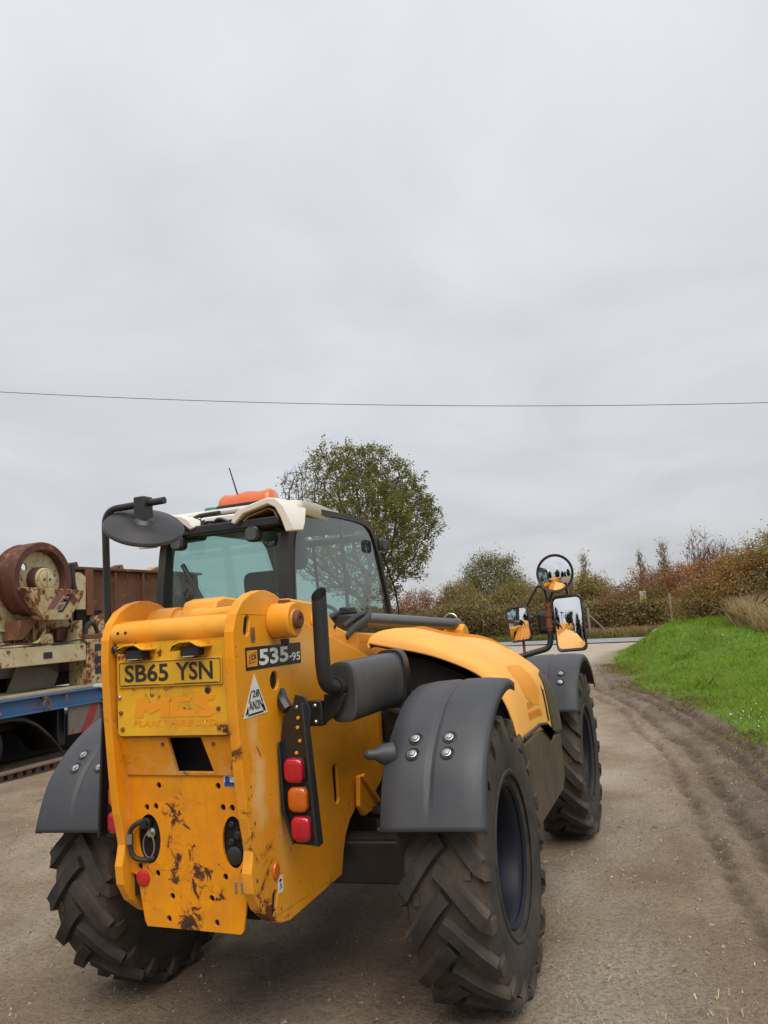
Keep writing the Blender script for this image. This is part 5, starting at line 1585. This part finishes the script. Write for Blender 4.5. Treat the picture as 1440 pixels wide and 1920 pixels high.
# hopper: rust plates, flange, ribs
cobj(MB().prism([(6.30, 1.9), (6.35, 2.98), (9.9, 2.98), (9.9, 2.1), (8.0, 2.0)], 'x', -8.9, -7.55), 'feed_hopper', 'hopper', .02)
cobj(MB().span((-8.9, 6.30, 2.98), (-7.48, 9.95, 3.03)), 'hopper_flange', 'hopper', .008)
for y in (6.22, 7.35, 8.35):
    cobj(MB().prism([(y, 3.03), (y + .25, 3.03), (y + .22, 3.12), (y + .05, 3.06)], 'x', -7.75, -7.55), 'flange_tab', 'hopper' if y != 8.35 else 'cream', .006)
cobj(MB().span((-7.56, 6.55, 2.2), (-7.46, 6.72, 2.98)), 'hopper_rib', 'rust', .01)
cobj(MB().prism([(6.28, 2.30), (6.50, 2.30), (6.52, 2.85), (6.40, 2.92), (6.28, 2.92)], 'x', -7.56, -7.44), 'hopper_gusset', 'cream_clean', .01)
cobj(MB().tube([(-7.40, 6.16, 3.06), (-7.40, 6.17, 2.75), (-7.36, 6.22, 2.45)], .045, 10), 'filler_pipe', 'hose', 0)
cobj(MB().span((-7.60, 6.00, 2.55), (-7.45, 6.14, 3.02)), 'pillar', 'hopper', .01)
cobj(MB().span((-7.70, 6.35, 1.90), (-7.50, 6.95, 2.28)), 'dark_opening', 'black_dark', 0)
for k in range(6):
    cobj(MB().span((-7.50, 6.86, 2.0 + .055 * k), (-7.44, 6.98, 2.02 + .055 * k)), 'ladder_rung', 'rust', .004)
# underside: black block for the shaded void, leaning board, yellow ladder
cobj(MB().span((-8.6, 2.6, 1.085), (-7.8, 7.6, 1.62)), 'underside_shade', 'black_dark', 0)
cobj(MB().span((-8.5, 6.2, 1.3), (-7.75, 7.6, 2.3)), 'discharge_frame', 'hopper', .01)
cobj(MB().prism([(4.96, 1.09), (5.85, 1.09), (5.95, 1.30), (5.72, 1.42), (5.16, 1.46)], 'x', -7.55, -7.50), 'leaning_board', 'grey_plank', .006)
cobj(MB().span((-7.75, 5.0, 1.30), (-7.70, 6.15, 1.50)), 'skirt_plate', 'grey_plank', .006)
for dx in (0, .16):
    cobj(MB().tube([(-7.25, 4.34 + dx, 1.09), (-7.25, 4.28 + dx, 1.75)], .022, 8), 'ladder_rail', 'cream_clean', 0)
for k in range(4):
    cobj(MB().tube([(-7.25, 4.33 - .01 * k, 1.16 + .14 * k), (-7.25, 4.49 - .01 * k, 1.16 + .14 * k)], .014, 6), 'ladder_rung', 'cream_clean', 0)
# castings left of the flywheel
cobj(MB().tube([(-7.5 , 4.62 + .13 * math.cos(a), 3.02 + .13 * math.sin(a)) for a in np.linspace(0, 2 * PI, 18, endpoint=False)], .035, 8, closed=True), 'lifting_ring', 'rust', 0)
cobj(MB().prism([(4.0, 2.6), (4.0, 3.0), (4.3, 3.05), (4.7, 2.95), (4.8, 2.6)], 'x', -8.1, -7.55), 'bearing_housing', 'cream', .03)
cobj(MB().lathe([(-.06, .34), (.08, .34), (.10, .30), (.10, .06)], (-7.22, 6.98, 1.33), (1, 0, 0), 24, True), 'rear_pulley', 'black_steel', 0)

# fasteners, conduits and scraps that clutter the crusher
rk = random.Random(12)
BOLT = MB().lathe([(0, .026), (.02, .026), (.026, .014)], (0, 0, 0), (1, 0, 0), 6, True).mesh('bolt', 'rust', 0)
def cbolt(x, y, z): put(BOLT, 'bolt', CR, (x - CO[0], y - CO[1], z - CO[2]))
for y in (4.62, 6.05): cbolt(-7.128, y, 1.70)
for y, z in ((4.98, 2.57), (5.30, 2.19), (5.72, 2.19), (6.02, 2.54), (5.5, 2.575), (5.25, 2.575)): cbolt(-7.098, y, z)
for k in range(6): cbolt(-7.118, 6.21, 1.14 + k * .12)
for k in range(9): cbolt(-7.545, 6.75 + k * .3, 2.90)
for y in (7.3, 8.05, 8.8):
    cobj(MB().span((-7.56, y, 2.05), (-7.50, y + .05, 2.97)), 'hopper_stiffener', 'hopper', .006)
cobj(MB().tube(arc_path([(-7.14, 4.1, 1.78), (-7.12, 4.8, 1.80), (-7.13, 5.6, 1.76), (-7.12, 6.1, 1.82), (-7.14, 6.3, 1.6)], .15), .014, 6), 'conduit', 'hose', 0)
cobj(MB().tube(arc_path([(-7.50, 5.6, 2.6), (-7.35, 5.9, 2.35), (-7.42, 6.1, 2.15), (-7.38, 6.22, 1.9)], .15), .020, 6), 'conduit', 'hose', 0)
cobj(MB().span((-7.66, 5.9, 1.82), (-7.48, 6.12, 2.0)), 'junction_box', 'rust', .01)
cobj(MB().span((-7.60, 5.15, 2.62), (-7.45, 5.30, 2.75)), 'bearing_cap', 'cream', .01)
cobj(MB().prism([(6.02, 1.745), (6.16, 1.745), (6.16, 2.12), (6.06, 2.05)], 'x', -7.4, -7.2), 'gusset', 'cream', .006)
cobj(MB().tube([(-7.2, 6.60, 1.85), (-7.22, 6.66, 2.12), (-7.2, 6.76, 1.9)], .012, 5), 'wire_loop', 'rust', 0)
for k in range(5):
    y = 4.4 + k * .36
    cobj(MB().span((-7.62, y, 1.62), (-7.55, y + .05, 2.1 if k % 2 else 1.95)), 'body_stiffener', 'cream', .006)
for k in range(4):
    cobj(MB().span((-7.79, 4.5 + .35 * k, 1.09), (-7.74, 4.56 + .35 * k, 1.5)), 'frame_upright', 'rust', .004)

# ------------------------------------------------------------------ main tree
RTV = np.array([.9336, .3584, 0.0])          # picture-right, used only to describe which side of the crown is thin
def big_tree():
    rs = np.random.RandomState(11)
    H0, cz = 3.0, 7.75
    att = []
    while len(att) < 3600:
        p = rs.uniform(-1, 1, 3)
        r = np.linalg.norm(p)
        if r > 1: continue
        if r < .45 and rs.rand() < .7: continue
        q = p * np.array([4.9, 4.7, 5.0])
        # broad shoulders, hanging lower on the thick side
        q[2] *= (1.0 if q[2] > 0 else 1.0 + .12 * np.dot(p, RTV))
        n = .75 * float(fbm(q[0] + 20 + q[2], q[1] + q[2] * .7, .35, 3))
        if r > .80 + n * .55 + .12: continue
        att.append(q + [0, 0, cz])
    att = np.array(att)
    seedp = [(0.02 * k, 0.03 * math.sin(k), .45 * k) for k in range(7)]
    nodes, par = colonize(att, None, .30, 2.4, .42, 60, rs, seedp)
    rad, kids = pipe_radius(par, .012, 2.25)
    rad *= .26 / rad[0]; rad = np.maximum(rad, .009)
    idx = np.where(par >= 0)[0]
    A, B = nodes[par[idx]], nodes[idx]
    ra, rb = rad[par[idx]], rad[idx]
    ra = np.minimum(ra, rb * 1.35 + .01)
    tips = np.where((kids == 0) | (rad < .020))[0]
    # fine twigs
    TA, TB = [], []
    for i in tips:
        if nodes[i][2] < 2.8: continue
        d0 = nodes[i] - nodes[par[i]]; d0 = d0 / (np.linalg.norm(d0) + 1e-9)
        for k in range(3):
            d = d0 + rs.normal(size=3) * .55 + [0, 0, .15]; d /= np.linalg.norm(d)
            TA.append(nodes[i]); TB.append(nodes[i] + d * rs.uniform(.25, .65))
    TA, TB = np.array(TA), np.array(TB)
    allA, allB = np.concatenate([A, TA]), np.concatenate([B, TB])
    r1 = np.concatenate([ra, np.full(len(TA), .009)]); r2 = np.concatenate([rb, np.full(len(TB), .005)])
    trunk = seg_mesh('trunk', allA, allB, r1, r2, M['bark'], 5)
    # leaves: dense on the picture-right and top, almost bare on the left
    P = []
    for a, b in zip(TA, TB):
        s = float(np.dot(b, RTV)) / 4.9; hgt = (b[2] - cz) / 4.5
        dens = np.clip(.66 + .58 * s + .12 * hgt + .9 * float(fbm(b[0] * 1 + b[2], b[1] + b[2], .55, 2)), .03, 1.15)
        if s < -.45: dens *= .35
        m = rs.poisson(16 * dens)
        if m:
            t = rs.rand(m)[:, None]
            P.append(a + (b - a) * (.3 + .8 * t) + rs.normal(size=(m, 3)) * .11)
    P = np.concatenate(P)
    q = leaf_quads(P, .15, rs, .2, .45, .25)
    green = leaf_mat('ash_leaves', [(.105, .140, .030), (.155, .185, .040), (.200, .205, .050), (.250, .195, .060), (.215, .150, .054)], .4, .15)
    crown = np_mesh('crown', q, 4, green)
    return trunk, crown
tm, cm = big_tree()
AT = empty('ash_tree', (-14.45, 34.8, .05), 'tall round ash tree with half-bare left side rising behind the cab', 'tree')
AT.scale = (1.06, 1.06, .94)
put(tm, 'trunk', AT); put(cm, 'crown', AT)

# ------------------------------------------------------------------ shrubs and hedge
PAL = {
    'olive': [(.055, .058, .018), (.085, .082, .026), (.115, .100, .034), (.135, .105, .040)],
    'green': [(.040, .048, .016), (.058, .065, .020), (.078, .080, .026), (.100, .090, .034)],
    'brown': [(.075, .045, .024), (.110, .065, .032), (.140, .085, .042), (.100, .075, .040)],
    'orange': [(.110, .048, .016), (.165, .072, .020), (.190, .098, .026), (.120, .075, .028)],
    'straw': [(.170, .125, .065), (.220, .165, .085), (.260, .200, .110), (.150, .100, .055)],
    'dark': [(.022, .032, .012), (.034, .044, .016), (.046, .056, .020), (.058, .060, .026)],
}
LM = {k: leaf_mat('leaves_' + k, [tuple(x * (1.0 if k == 'dark' else 3.0) * (1.12 if i_ == 0 else .95) for i_, x in enumerate(c)) for c in v], .35, .2) for k, v in PAL.items()}
def shrub(seed, w, h, pal, nclump, per, size, bare=.15, upright=.3, spire=0.0):
    rs = np.random.RandomState(seed)
    A, B, r1, r2 = [], [], [], []
    nst = 11
    C = []
    for k in range(nclump):
        for _ in range(30):
            p = rs.uniform(-1, 1, 3); p[2] = rs.rand() ** .8
            rr = math.hypot(p[0], p[1])
            lim = (1 - p[2] ** 2.4) ** .5 if spire == 0 else (1 - p[2]) ** .6 * (1 - spire) + spire * .25
            lim *= .86 + .5 * float(vnoise(p[0] * 3 + seed, p[1] * 3 + p[2] * 4, 1.0))
            if rr < lim and (rr > lim * .45 or p[2] > .6): break
        C.append([p[0] * w / 2, p[1] * w / 2 * .8, .08 * h + p[2] * h * .92])
    C = np.array(C)
    roots = rs.normal(size=(nst, 3)) * [w * .09, w * .07, 0]
    for c in C:
        s = roots[rs.randint(nst)]
        m = s + (c - s) * .5 + [0, 0, .10 * h] + rs.normal(size=3) * .06 * w
        pts = [s + (m - s) * .5 + rs.normal(size=3) * .02 * w, m, c]
        pr = s; r0 = .022 * h / 3.5
        for i, q in enumerate(pts):
            A.append(pr); B.append(q); r1.append(r0); r0 *= .62; r2.append(r0); pr = q
        for _ in range(4):
            d = rs.normal(size=3) * .6 + [0, 0, upright + .5]; d /= np.linalg.norm(d)
            A.append(c); B.append(c + d * rs.uniform(.15, .42) * h / 3.5 * 1.3); r1.append(.008); r2.append(.004)
    P = []
    for c in C:
        if rs.rand() < bare: continue
        m = int(per * rs.uniform(.5, 1.4))
        P.append(c + rs.normal(size=(m, 3)) * [.16 * w / 3.5 + .05, .16 * w / 3.5 + .05, .14 * h / 3.5 + .05])
    P = np.concatenate(P); P[:, 2] = np.maximum(P[:, 2], .05)
    return seg_mesh('stems', A, B, r1, r2, M['twig'], 3), np_mesh('foliage', leaf_quads(P, size, rs, .1, .6, -upright * .4), 4, LM[pal])
KIND = {
    'olive_a': shrub(1, 4.6, 3.4, 'olive', 240, 75, .085), 'olive_b': shrub(2, 5.0, 3.0, 'olive', 280, 130, .058),
    'brown_a': shrub(3, 4.4, 2.6, 'brown', 230, 70, .08, .2), 'brown_b': shrub(4, 4.6, 3.2, 'brown', 230, 60, .08, .35),
    'green_a': shrub(5, 4.2, 3.2, 'green', 220, 75, .085), 'orange_a': shrub(6, 4.2, 3.2, 'orange', 230, 110, .058, .2),
    'bare_a': shrub(8, 2.6, 4.2, 'brown', 120, 9, .10, .5, .9), 'spire_a': shrub(9, 1.9, 4.6, 'olive', 120, 26, .12, .15, .9, .25),
    'round_a': shrub(10, 6.4, 5.6, 'green', 340, 80, .11, .05, .8), 'dark_a': shrub(12, 6.0, 7.5, 'dark', 260, 40, .24, .05),
}
def plant(kind, x, y, z, s, rot, label, cat, group=None, name='shrub', hz=1.0):
    st, fo = KIND[kind]
    e = empty(name, (x, y, z), label, cat, group)
    e.rotation_euler = (0, 0, rot); e.scale = (s, s, s * hz)
    put(st, 'stems', e); put(fo, 'foliage', e)
    return e
def hy(x, off): return float(road_far(x)) + off
# beyond the road, left to right
G1 = 'shrubs of the far roadside hedge'
rows = [
 ('brown_a', -15.6, 5.2, 1.15, 'russet brown shrub at the left end of the hedge, right behind the cab window'),
 ('olive_a', -12.8, 7.5, 1.0, 'olive shrub in the hedge between the russet shrub and the rounded willow'),
 ('green_a', -11.2, 5.0, .75, 'low green shrub in the hedge just above the black ram tube'),
 ('orange_a', -13.6, 3.6, .55, 'small orange-brown shrub low in the hedge beside the cab'),
 ('olive_b', -8.0, 6.2, 1.0, 'broad olive-brown shrub in the hedge directly under the rounded willow'),
 ('olive_b', -5.2, 4.6, .95, 'pale olive shrub in the hedge left of the small mirror'),
 ('brown_b', -6.9, 3.2, .62, 'low twiggy brown shrub above the verge left of the small mirror'),
 ('olive_a', -3.2, 5.4, .9, 'yellow-green shrub in the hedge seen between the small and the round mirror'),
 ('brown_b', -1.5, 3.8, .72, 'brown twiggy shrub in the hedge seen between the mirror stays'),
 ('spire_a', -3.6, 7.0, .84, 'slim dark sapling standing in the hedge just left of the round mirror'),
 ('spire_a', -.2, 6.6, .78, 'slim sapling standing in the hedge just right of the round mirror'),
 ('spire_a', 1.1, 7.0, .86, 'second slim sapling right of the round mirror'),
 ('brown_b', .4, 5.2, .95, 'brown shrub at the foot of the saplings right of the round mirror'),
 ('olive_a', .2, 3.6, .62, 'low olive shrub behind the yellow notice, towards the mirrors'),
 ('orange_a', 2.6, 5.0, 1.0, 'rust-orange shrub above the yellow notice'),
 ('brown_b', 1.7, 6.2, .98, 'dull brown shrub left of the rust-orange one above the notice'),
 ('bare_a', 3.0, 7.5, 1.05, 'leafless pale birch sapling rising above the rust-orange shrub'),
 ('bare_a', 4.2, 7.8, .9, 'smaller leafless sapling to the right of the bare birch'),
 ('orange_a', 3.9, 4.0, .62, 'golden orange shrub at the right edge of the hedge gap, below the far hill'),
 ('olive_b', 5.6, 5.0, .62, 'low olive shrub in the hedge gap under the far hill'),
]
for i, (k, x, off, s, lb) in enumerate(rows):
    plant(k, x, hy(x, off), .05, s * 1.18, i * 1.7, lb, 'shrub', G1)
wl_t = plant('round_a', -11.4, hy(-11.4, 12.5), .05, 1.0, .6, 'tall rounded green willow behind the hedge, right of the ash tree', 'tree', None, 'willow_tree', 1.10)
# big autumn shrubs on the near bank at the right edge
G2 = 'autumn shrubs on the right bank'
bank_rows = [
 ('olive_a', 2.75, 28.6, .74, 'bright olive shrub at the left end of the right bank thicket'),
 ('brown_b', 3.9, 29.4, 1.25, 'tall twiggy brown shrub at the top left of the right bank thicket'),
 ('orange_a', 4.4, 27.8, 1.22, 'large russet shrub in the middle of the right bank thicket'),
 ('olive_b', 5.8, 27.0, 1.42, 'olive and gold shrub at the right edge of the picture'),
 ('bare_a', 3.3, 29.6, 1.22, 'sparse small-leaved sapling standing above the right bank thicket'),
 ('bare_a', 2.4, 29.8, .92, 'sparse small-leaved sapling at the left edge of the right bank thicket'),
 ('brown_a', 5.6, 25.4, .60, 'dry brown shrub low on the right bank above the dead grass'),
 ('orange_a', 7.6, 26.2, 1.3, 'russet shrub cut by the right picture edge'),
 ('brown_b', 5.0, 29.0, 1.45, 'tall bare-topped shrub at the back right of the bank thicket'),
]
for i, (k, x, y, s, lb) in enumerate(bank_rows):
    plant(k, x, y, float(bank_z(x, y)) - .05, s, i * 2.1 + .4, lb, 'shrub', G2, hz=.78)

# dark conifers and broadleaves behind the photographer, seen in the mirrors and the glass
G3 = 'dark trees behind the yard'
behind = [(-16, -40, 1.5), (-9, -44, 1.2), (-3, -38, 1.0), (4, -42, 1.6), (11, -36, 1.25), (18, -40, 1.7), (27, -30, 1.4), (-26, -34, 1.3)]
for i, (x, y, s) in enumerate(behind):
    plant('dark_a', x, y, 0, s, i * 1.3, 'dark green tree standing far behind the yard, seen only as a reflection', 'tree', G3, 'dark_tree')

# bramble thicket that fills the hedge base (nobody could count it)
def scatter_leaves(name, P, size, mat, rs, **k):
    me = np_mesh(name, leaf_quads(P, size, rs, **k), 4, mat)
    o = bpy.data.objects.new(name, me); COL.objects.link(o)
    return o
rs = np.random.RandomState(21)
n = 105000
X = rs.uniform(-24, 16, n); off = 2.2 + rs.rand(n) * 5.5
top = 1.95 + 1.2 * fbm(X, off, .30, 3) + .14 * (off - 2.2) - .5 * smooth01((X + 1) / 3)
Y = np.array(road_far(X)) + off
Zb = rs.rand(n) ** .6 * np.maximum(top, .3) + .05
br = scatter_leaves('bramble_thicket', np.stack([X, Y, Zb], 1), .15, leaf_mat('bramble_leaves', [(.165, .145, .062), (.290, .205, .100), (.235, .215, .078), (.390, .285, .150), (.200, .200, .078)], .35, .2), rs)
tag(br, 'tangled brown-green bramble thicket along the foot of the far hedge', 'brambles', kind='stuff')

# ------------------------------------------------------------------ grass
def blades(name, X, Y, Z, h, wd, mat, rs, lean=.35):
    n = len(X)
    a = rs.rand(n) * 2 * PI; hh = h * (.5 + .8 * rs.rand(n))
    ln = np.abs(rs.normal(size=n)) * lean * hh; ld = rs.rand(n) * 2 * PI
    base = np.stack([X, Y, Z - .01], 1)
    wv = np.stack([np.cos(a), np.sin(a), 0 * a], 1) * (wd * (.6 + .8 * rs.rand(n)))[:, None]
    mid = base + np.stack([np.cos(ld) * ln * .35, np.sin(ld) * ln * .35, hh * .6], 1)
    tip = base + np.stack([np.cos(ld) * ln, np.sin(ld) * ln, hh], 1)
    q = np.stack([base - wv, base + wv, mid + wv * .7, tip, mid - wv * .7], 1).reshape(-1, 3)
    me = np_mesh(name, q, 5, mat)
    o = bpy.data.objects.new(name, me); COL.objects.link(o)
    return o
G_MAT = leaf_mat('grass_blades', [(.165, .310, .022), (.220, .385, .030), (.265, .430, .040), (.350, .410, .085), (.215, .335, .030), (.400, .370, .140)], .45, .42)
D_MAT = leaf_mat('dry_grass', [tuple(x * 2.3 for x in c) for c in PAL['straw']], .4, .05)
def verge_pts(n, rs, x0, x1, y0, y1, dmin=0.0, power=1.0):
    X = rs.uniform(x0, x1, n); Y = y0 + (y1 - y0) * rs.rand(n) ** power
    d = lane_d(X, Y)
    ok = (d > dmin) & (Y < road_near(X) - .1)
    return X[ok], Y[ok], d[ok]
rs = np.random.RandomState(31)
X, Y, d = verge_pts(330000, rs, -.9, 12, 4.5, 31, .02)
dist = np.hypot(X - CAM_LOC.x, Y - CAM_LOC.y)
keep = (rs.rand(len(X)) < np.clip(1.25 - dist / 30, .35, 1)) & (rs.rand(len(X)) < .25 + .75 * smooth01(d / .9 + .35 * vnoise(X, Y, 1.4)))
X, Y, d = X[keep], Y[keep], d[keep]
tall = 1 + 1.1 * smooth01((Y - 17) / 6) * smooth01((vnoise(X, Y, .8) + .25) * 3) + 1.3 * smooth01((fbm(X, Y, 1.1, 2) - .22) * 5)
g = blades('grass', X, Y, bank_z(X, Y), .075 * tall, .006, G_MAT, rs, .6)
tag(g, 'bright green mown grass covering the roadside bank', 'grass', kind='stuff')
# short tufts on the far verge
n = 26000
X = rs.uniform(-24, 14, n); Y = np.array(road_far(X)) + .1 + rs.rand(n) ** 1.5 * 2.6
g2 = blades('verge_grass', X, Y, 0 * X + .07, .22, .02, leaf_mat('verge_blades', [(.14, .21, .03), (.20, .24, .05), (.26, .23, .08), (.30, .23, .11)], .35, .3), rs, .5)
tag(g2, 'rough grass edging the far side of the road', 'grass', kind='stuff')
# tall dead grass on the right bank and along the hedge foot
n = 42000
X = rs.uniform(2.8, 8, n); Y = rs.uniform(18.5, 28, n)
k = (X - 3.3) > .20 * np.abs(Y - 22.5) + 1.6 * vnoise(X, Y, .8) + .9 * rs.rand(n) ** 3
X, Y = X[k], Y[k]
n2 = 16000
X2 = rs.uniform(-4, 9, n2); Y2 = np.array(road_far(X2)) + 1.3 + rs.rand(n2) * 1.6
Zd = np.concatenate([bank_z(X, Y), 0 * X2 + .07])
hd = np.concatenate([.72 + .6 * vnoise(X, Y, 1.3), .42 + 0 * X2])
g3 = blades('dead_grass', np.concatenate([X, X2]), np.concatenate([Y, Y2]), Zd, hd, .010, D_MAT, rs, .75)
tag(g3, 'tall straw-coloured dead grass on the right bank and along the hedge foot', 'dead grass', kind='stuff')
# worn yellowed tufts along the mud edge
n = 16000
Y = rs.uniform(4.5, 20, n); X = edge_x(Y) + rs.normal(.10, .30, n)
k = rs.rand(n) < smooth01((vnoise(X, Y, 1.3) + .3) * 2); X, Y = X[k], Y[k]
g4 = blades('worn_grass', X, Y, np.maximum(ground_z(X, Y), bank_z(X, Y)), .05, .006, leaf_mat('worn_blades', [(.16, .19, .035), (.24, .22, .06), (.30, .24, .10), (.17, .12, .06)], .3, .2), rs, .9)
tag(g4, 'thin yellowed grass along the muddy edge of the bank', 'grass', kind='stuff')
# small white flowers and litter of pale leaves in the grass
n = 170
X = np.concatenate([rs.normal(3.2, .9, n // 2), rs.normal(2.9, .5, n // 2)]); Y = np.concatenate([rs.normal(18.5, .8, n // 2), rs.normal(8.0, .9, n // 2)])
k = lane_d(X, Y) > .1; X, Y = X[k], Y[k]
fl = scatter_leaves('white_flowers', np.stack([X, Y, bank_z(X, Y) + .07], 1), .035, simple('petal_white', (.62, .62, .52), .7), rs, flat=.8)
tag(fl, 'tiny white flowers scattered in the grass bank', 'flowers', kind='stuff')

# ------------------------------------------------------------------ loose bits on the ground
def lane_pts(n, rs, x0, x1, y0, y1):
    X = rs.uniform(x0, x1, n); Y = rs.uniform(y0, y1, n)
    ok = lane_d(X, Y) < -.05
    return X[ok], Y[ok]
rs = np.random.RandomState(41)
def rocks(name, X, Y, S_, mat):
    V = np.array([(1, 0, 0), (-1, 0, 0), (0, 1, 0), (0, -1, 0), (0, 0, 1), (0, 0, -1)], float)
    F = np.array([(0, 2, 4), (2, 1, 4), (1, 3, 4), (3, 0, 4), (2, 0, 5), (1, 2, 5), (3, 1, 5), (0, 3, 5)])
    n = len(X)
    sc = S_[:, None, None] * (.55 + .9 * rs.rand(n, 6, 1)) * np.array([1, 1, .6])
    a = rs.rand(n) * 2 * PI
    v = V[None] * sc
    x = v[..., 0] * np.cos(a)[:, None] - v[..., 1] * np.sin(a)[:, None]
    y = v[..., 0] * np.sin(a)[:, None] + v[..., 1] * np.cos(a)[:, None]
    P = np.stack([x + X[:, None], y + Y[:, None], v[..., 2] + (ground_z(X, Y) + S_ * .15)[:, None]], -1)
    T = P[:, F].reshape(-1, 3)
    me = np_mesh(name, T, 3, mat)
    o = bpy.data.objects.new(name, me); COL.objects.link(o)
    return o
X, Y = lane_pts(13000, rs, -5.5, 3.2, -3.4, 9)
w_ = (fbm(X, Y, .8, 3) > -.25); X, Y = X[w_], Y[w_]
S_ = .0045 + .011 * rs.rand(len(X)) ** 4
k = rs.rand(len(X)) < .012; S_[k] = .012 + .012 * rs.rand(k.sum())
t_ = NT('gravel'); g_ = t_.n('ShaderNodeNewGeometry')
t_.bsdf(t_.ramp(g_.outputs['Random Per Island'], [(0, (.12, .09, .068)), (.6, (.27, .205, .145)), (1.0, (.42, .35, .27))]), .9, 0, None, .3)
gr = rocks('gravel', X, Y, S_, t_.m)
tag(gr, 'small stones scattered over the dirt track', 'gravel', kind='stuff')
def straw_bits(name, X, Y, L, mat):
    n = len(X); a = rs.rand(n) * 2 * PI; w = .0010 + .0018 * rs.rand(n)
    d = np.stack([np.cos(a), np.sin(a), 0 * a], 1); e = np.stack([-np.sin(a), np.cos(a), 0 * a], 1)
    z0 = ground_z(X, Y) + .006; zt = z0 + .004 + .02 * rs.rand(n) ** 3
    c = np.stack([X, Y, z0], 1); c2 = c + d * L[:, None]; c2[:, 2] = zt
    up = np.array([0, 0, .003])
    q = np.stack([c - e * w[:, None], c + e * w[:, None] , c2 + e * w[:, None] + up, c2 - e * w[:, None] + up], 1).reshape(-1, 3)
    me = np_mesh(name, q, 4, mat)
    o = bpy.data.objects.new(name, me); COL.objects.link(o)
    return o
X1, Y1 = lane_pts(2300, rs, .9, 3.0, -3.2, 7)
w_ = fbm(X1, Y1, 1.1, 3) > -.05; X1, Y1 = X1[w_], Y1[w_]
X2, Y2 = lane_pts(1300, rs, -5.5, 1.0, -3.2, 5)
X3 = rs.normal(.05, .10, 130); Y3 = rs.normal(-.95, .10, 130)
X, Y = np.concatenate([X1, X2, X3]), np.concatenate([Y1, Y2, Y3])
t_ = NT('straw_bits'); g_ = t_.n('ShaderNodeNewGeometry')
t_.bsdf(t_.ramp(g_.outputs['Random Per Island'], [(0, (.20, .14, .06)), (.5, (.38, .29, .12)), (1.0, (.58, .48, .25))]), .8, 0, None, .3)
sb_ = straw_bits('straw_litter', X, Y, .006 + .030 * rs.rand(len(X)) ** 2.4, t_.m)
tag(sb_, 'short bits of straw littering the dirt track', 'straw', kind='stuff')

# ------------------------------------------------------------------ small fixed things
def small(name, label, cat, mb, mat, loc, bevel=.0, group=None):
    e = mb.obj(name, mat, None, bevel); e.location = loc
    return tag(e, label, cat, group)
# notice on a post
sx, sy = -.05, hy(-.05, 2.9)
NS = empty('notice_board', (sx, sy, .07), 'small yellow and white notice on a post in front of the hedge', 'sign')
MB().span((-.04, -.03, 0), (.04, .03, 2.2)).obj('post', 'wood_post', NS, .005)
MB().span((-.20, -.05, 1.62), (.13, -.032, 2.22)).obj('notice_panel', 'concrete', NS, .005)
MB().span((-.185, -.056, 1.64), (.04, -.0515, 1.92)).obj('notice_print', simple('notice_yellow', (.62, .42, .03), .5), NS)
mbp = MB().span((-.06, -.06, 0), (.06, .06, 2.0))
small('fence_post', 'grey fence post leaning at the hedge foot, right of the notice', 'post', mbp, 'wood_post', (1.25, hy(1.25, 1.6), .05), .008)
e = empty('field_gatepost', (-2.95, hy(-2.95, 1.5), .05), 'pale timber post with a diagonal brace beside the tall mirror', 'post')
MB().span((-.06, -.06, 0), (.06, .06, 1.55)).obj('post', 'wood_post', e, .008)
MB().tube([(.05, 0, 1.15), (.85, .05, .25)], .045, 6).obj('brace', 'wood_post', e)
mbk = MB().span((-.09, -.30, -.05), (.09, .30, .08))
ks = small('kerb_stone', 'pale concrete kerb stone tipped up on top of the grass bank', 'kerb stone', mbk, 'concrete', (.95, 27.2, float(bank_z(.95, 27.2)) + .16), .012)
ks.rotation_euler = (R(18), R(8), R(-58))
# overhead line
cab_pts = []
for i in range(57):
    u = -.6 + 2.8 * i / 56
    cab_pts.append((-22.18 + 28.07 * u, 18.0 + 11.16 * u, 11.71 - 3.81 * u + 1.26 * u * u))
pl = MB().tube(cab_pts, .013, 5).obj('overhead_cable', 'wire', None)
tag(pl, 'single thin black overhead cable crossing the sky', 'cable')
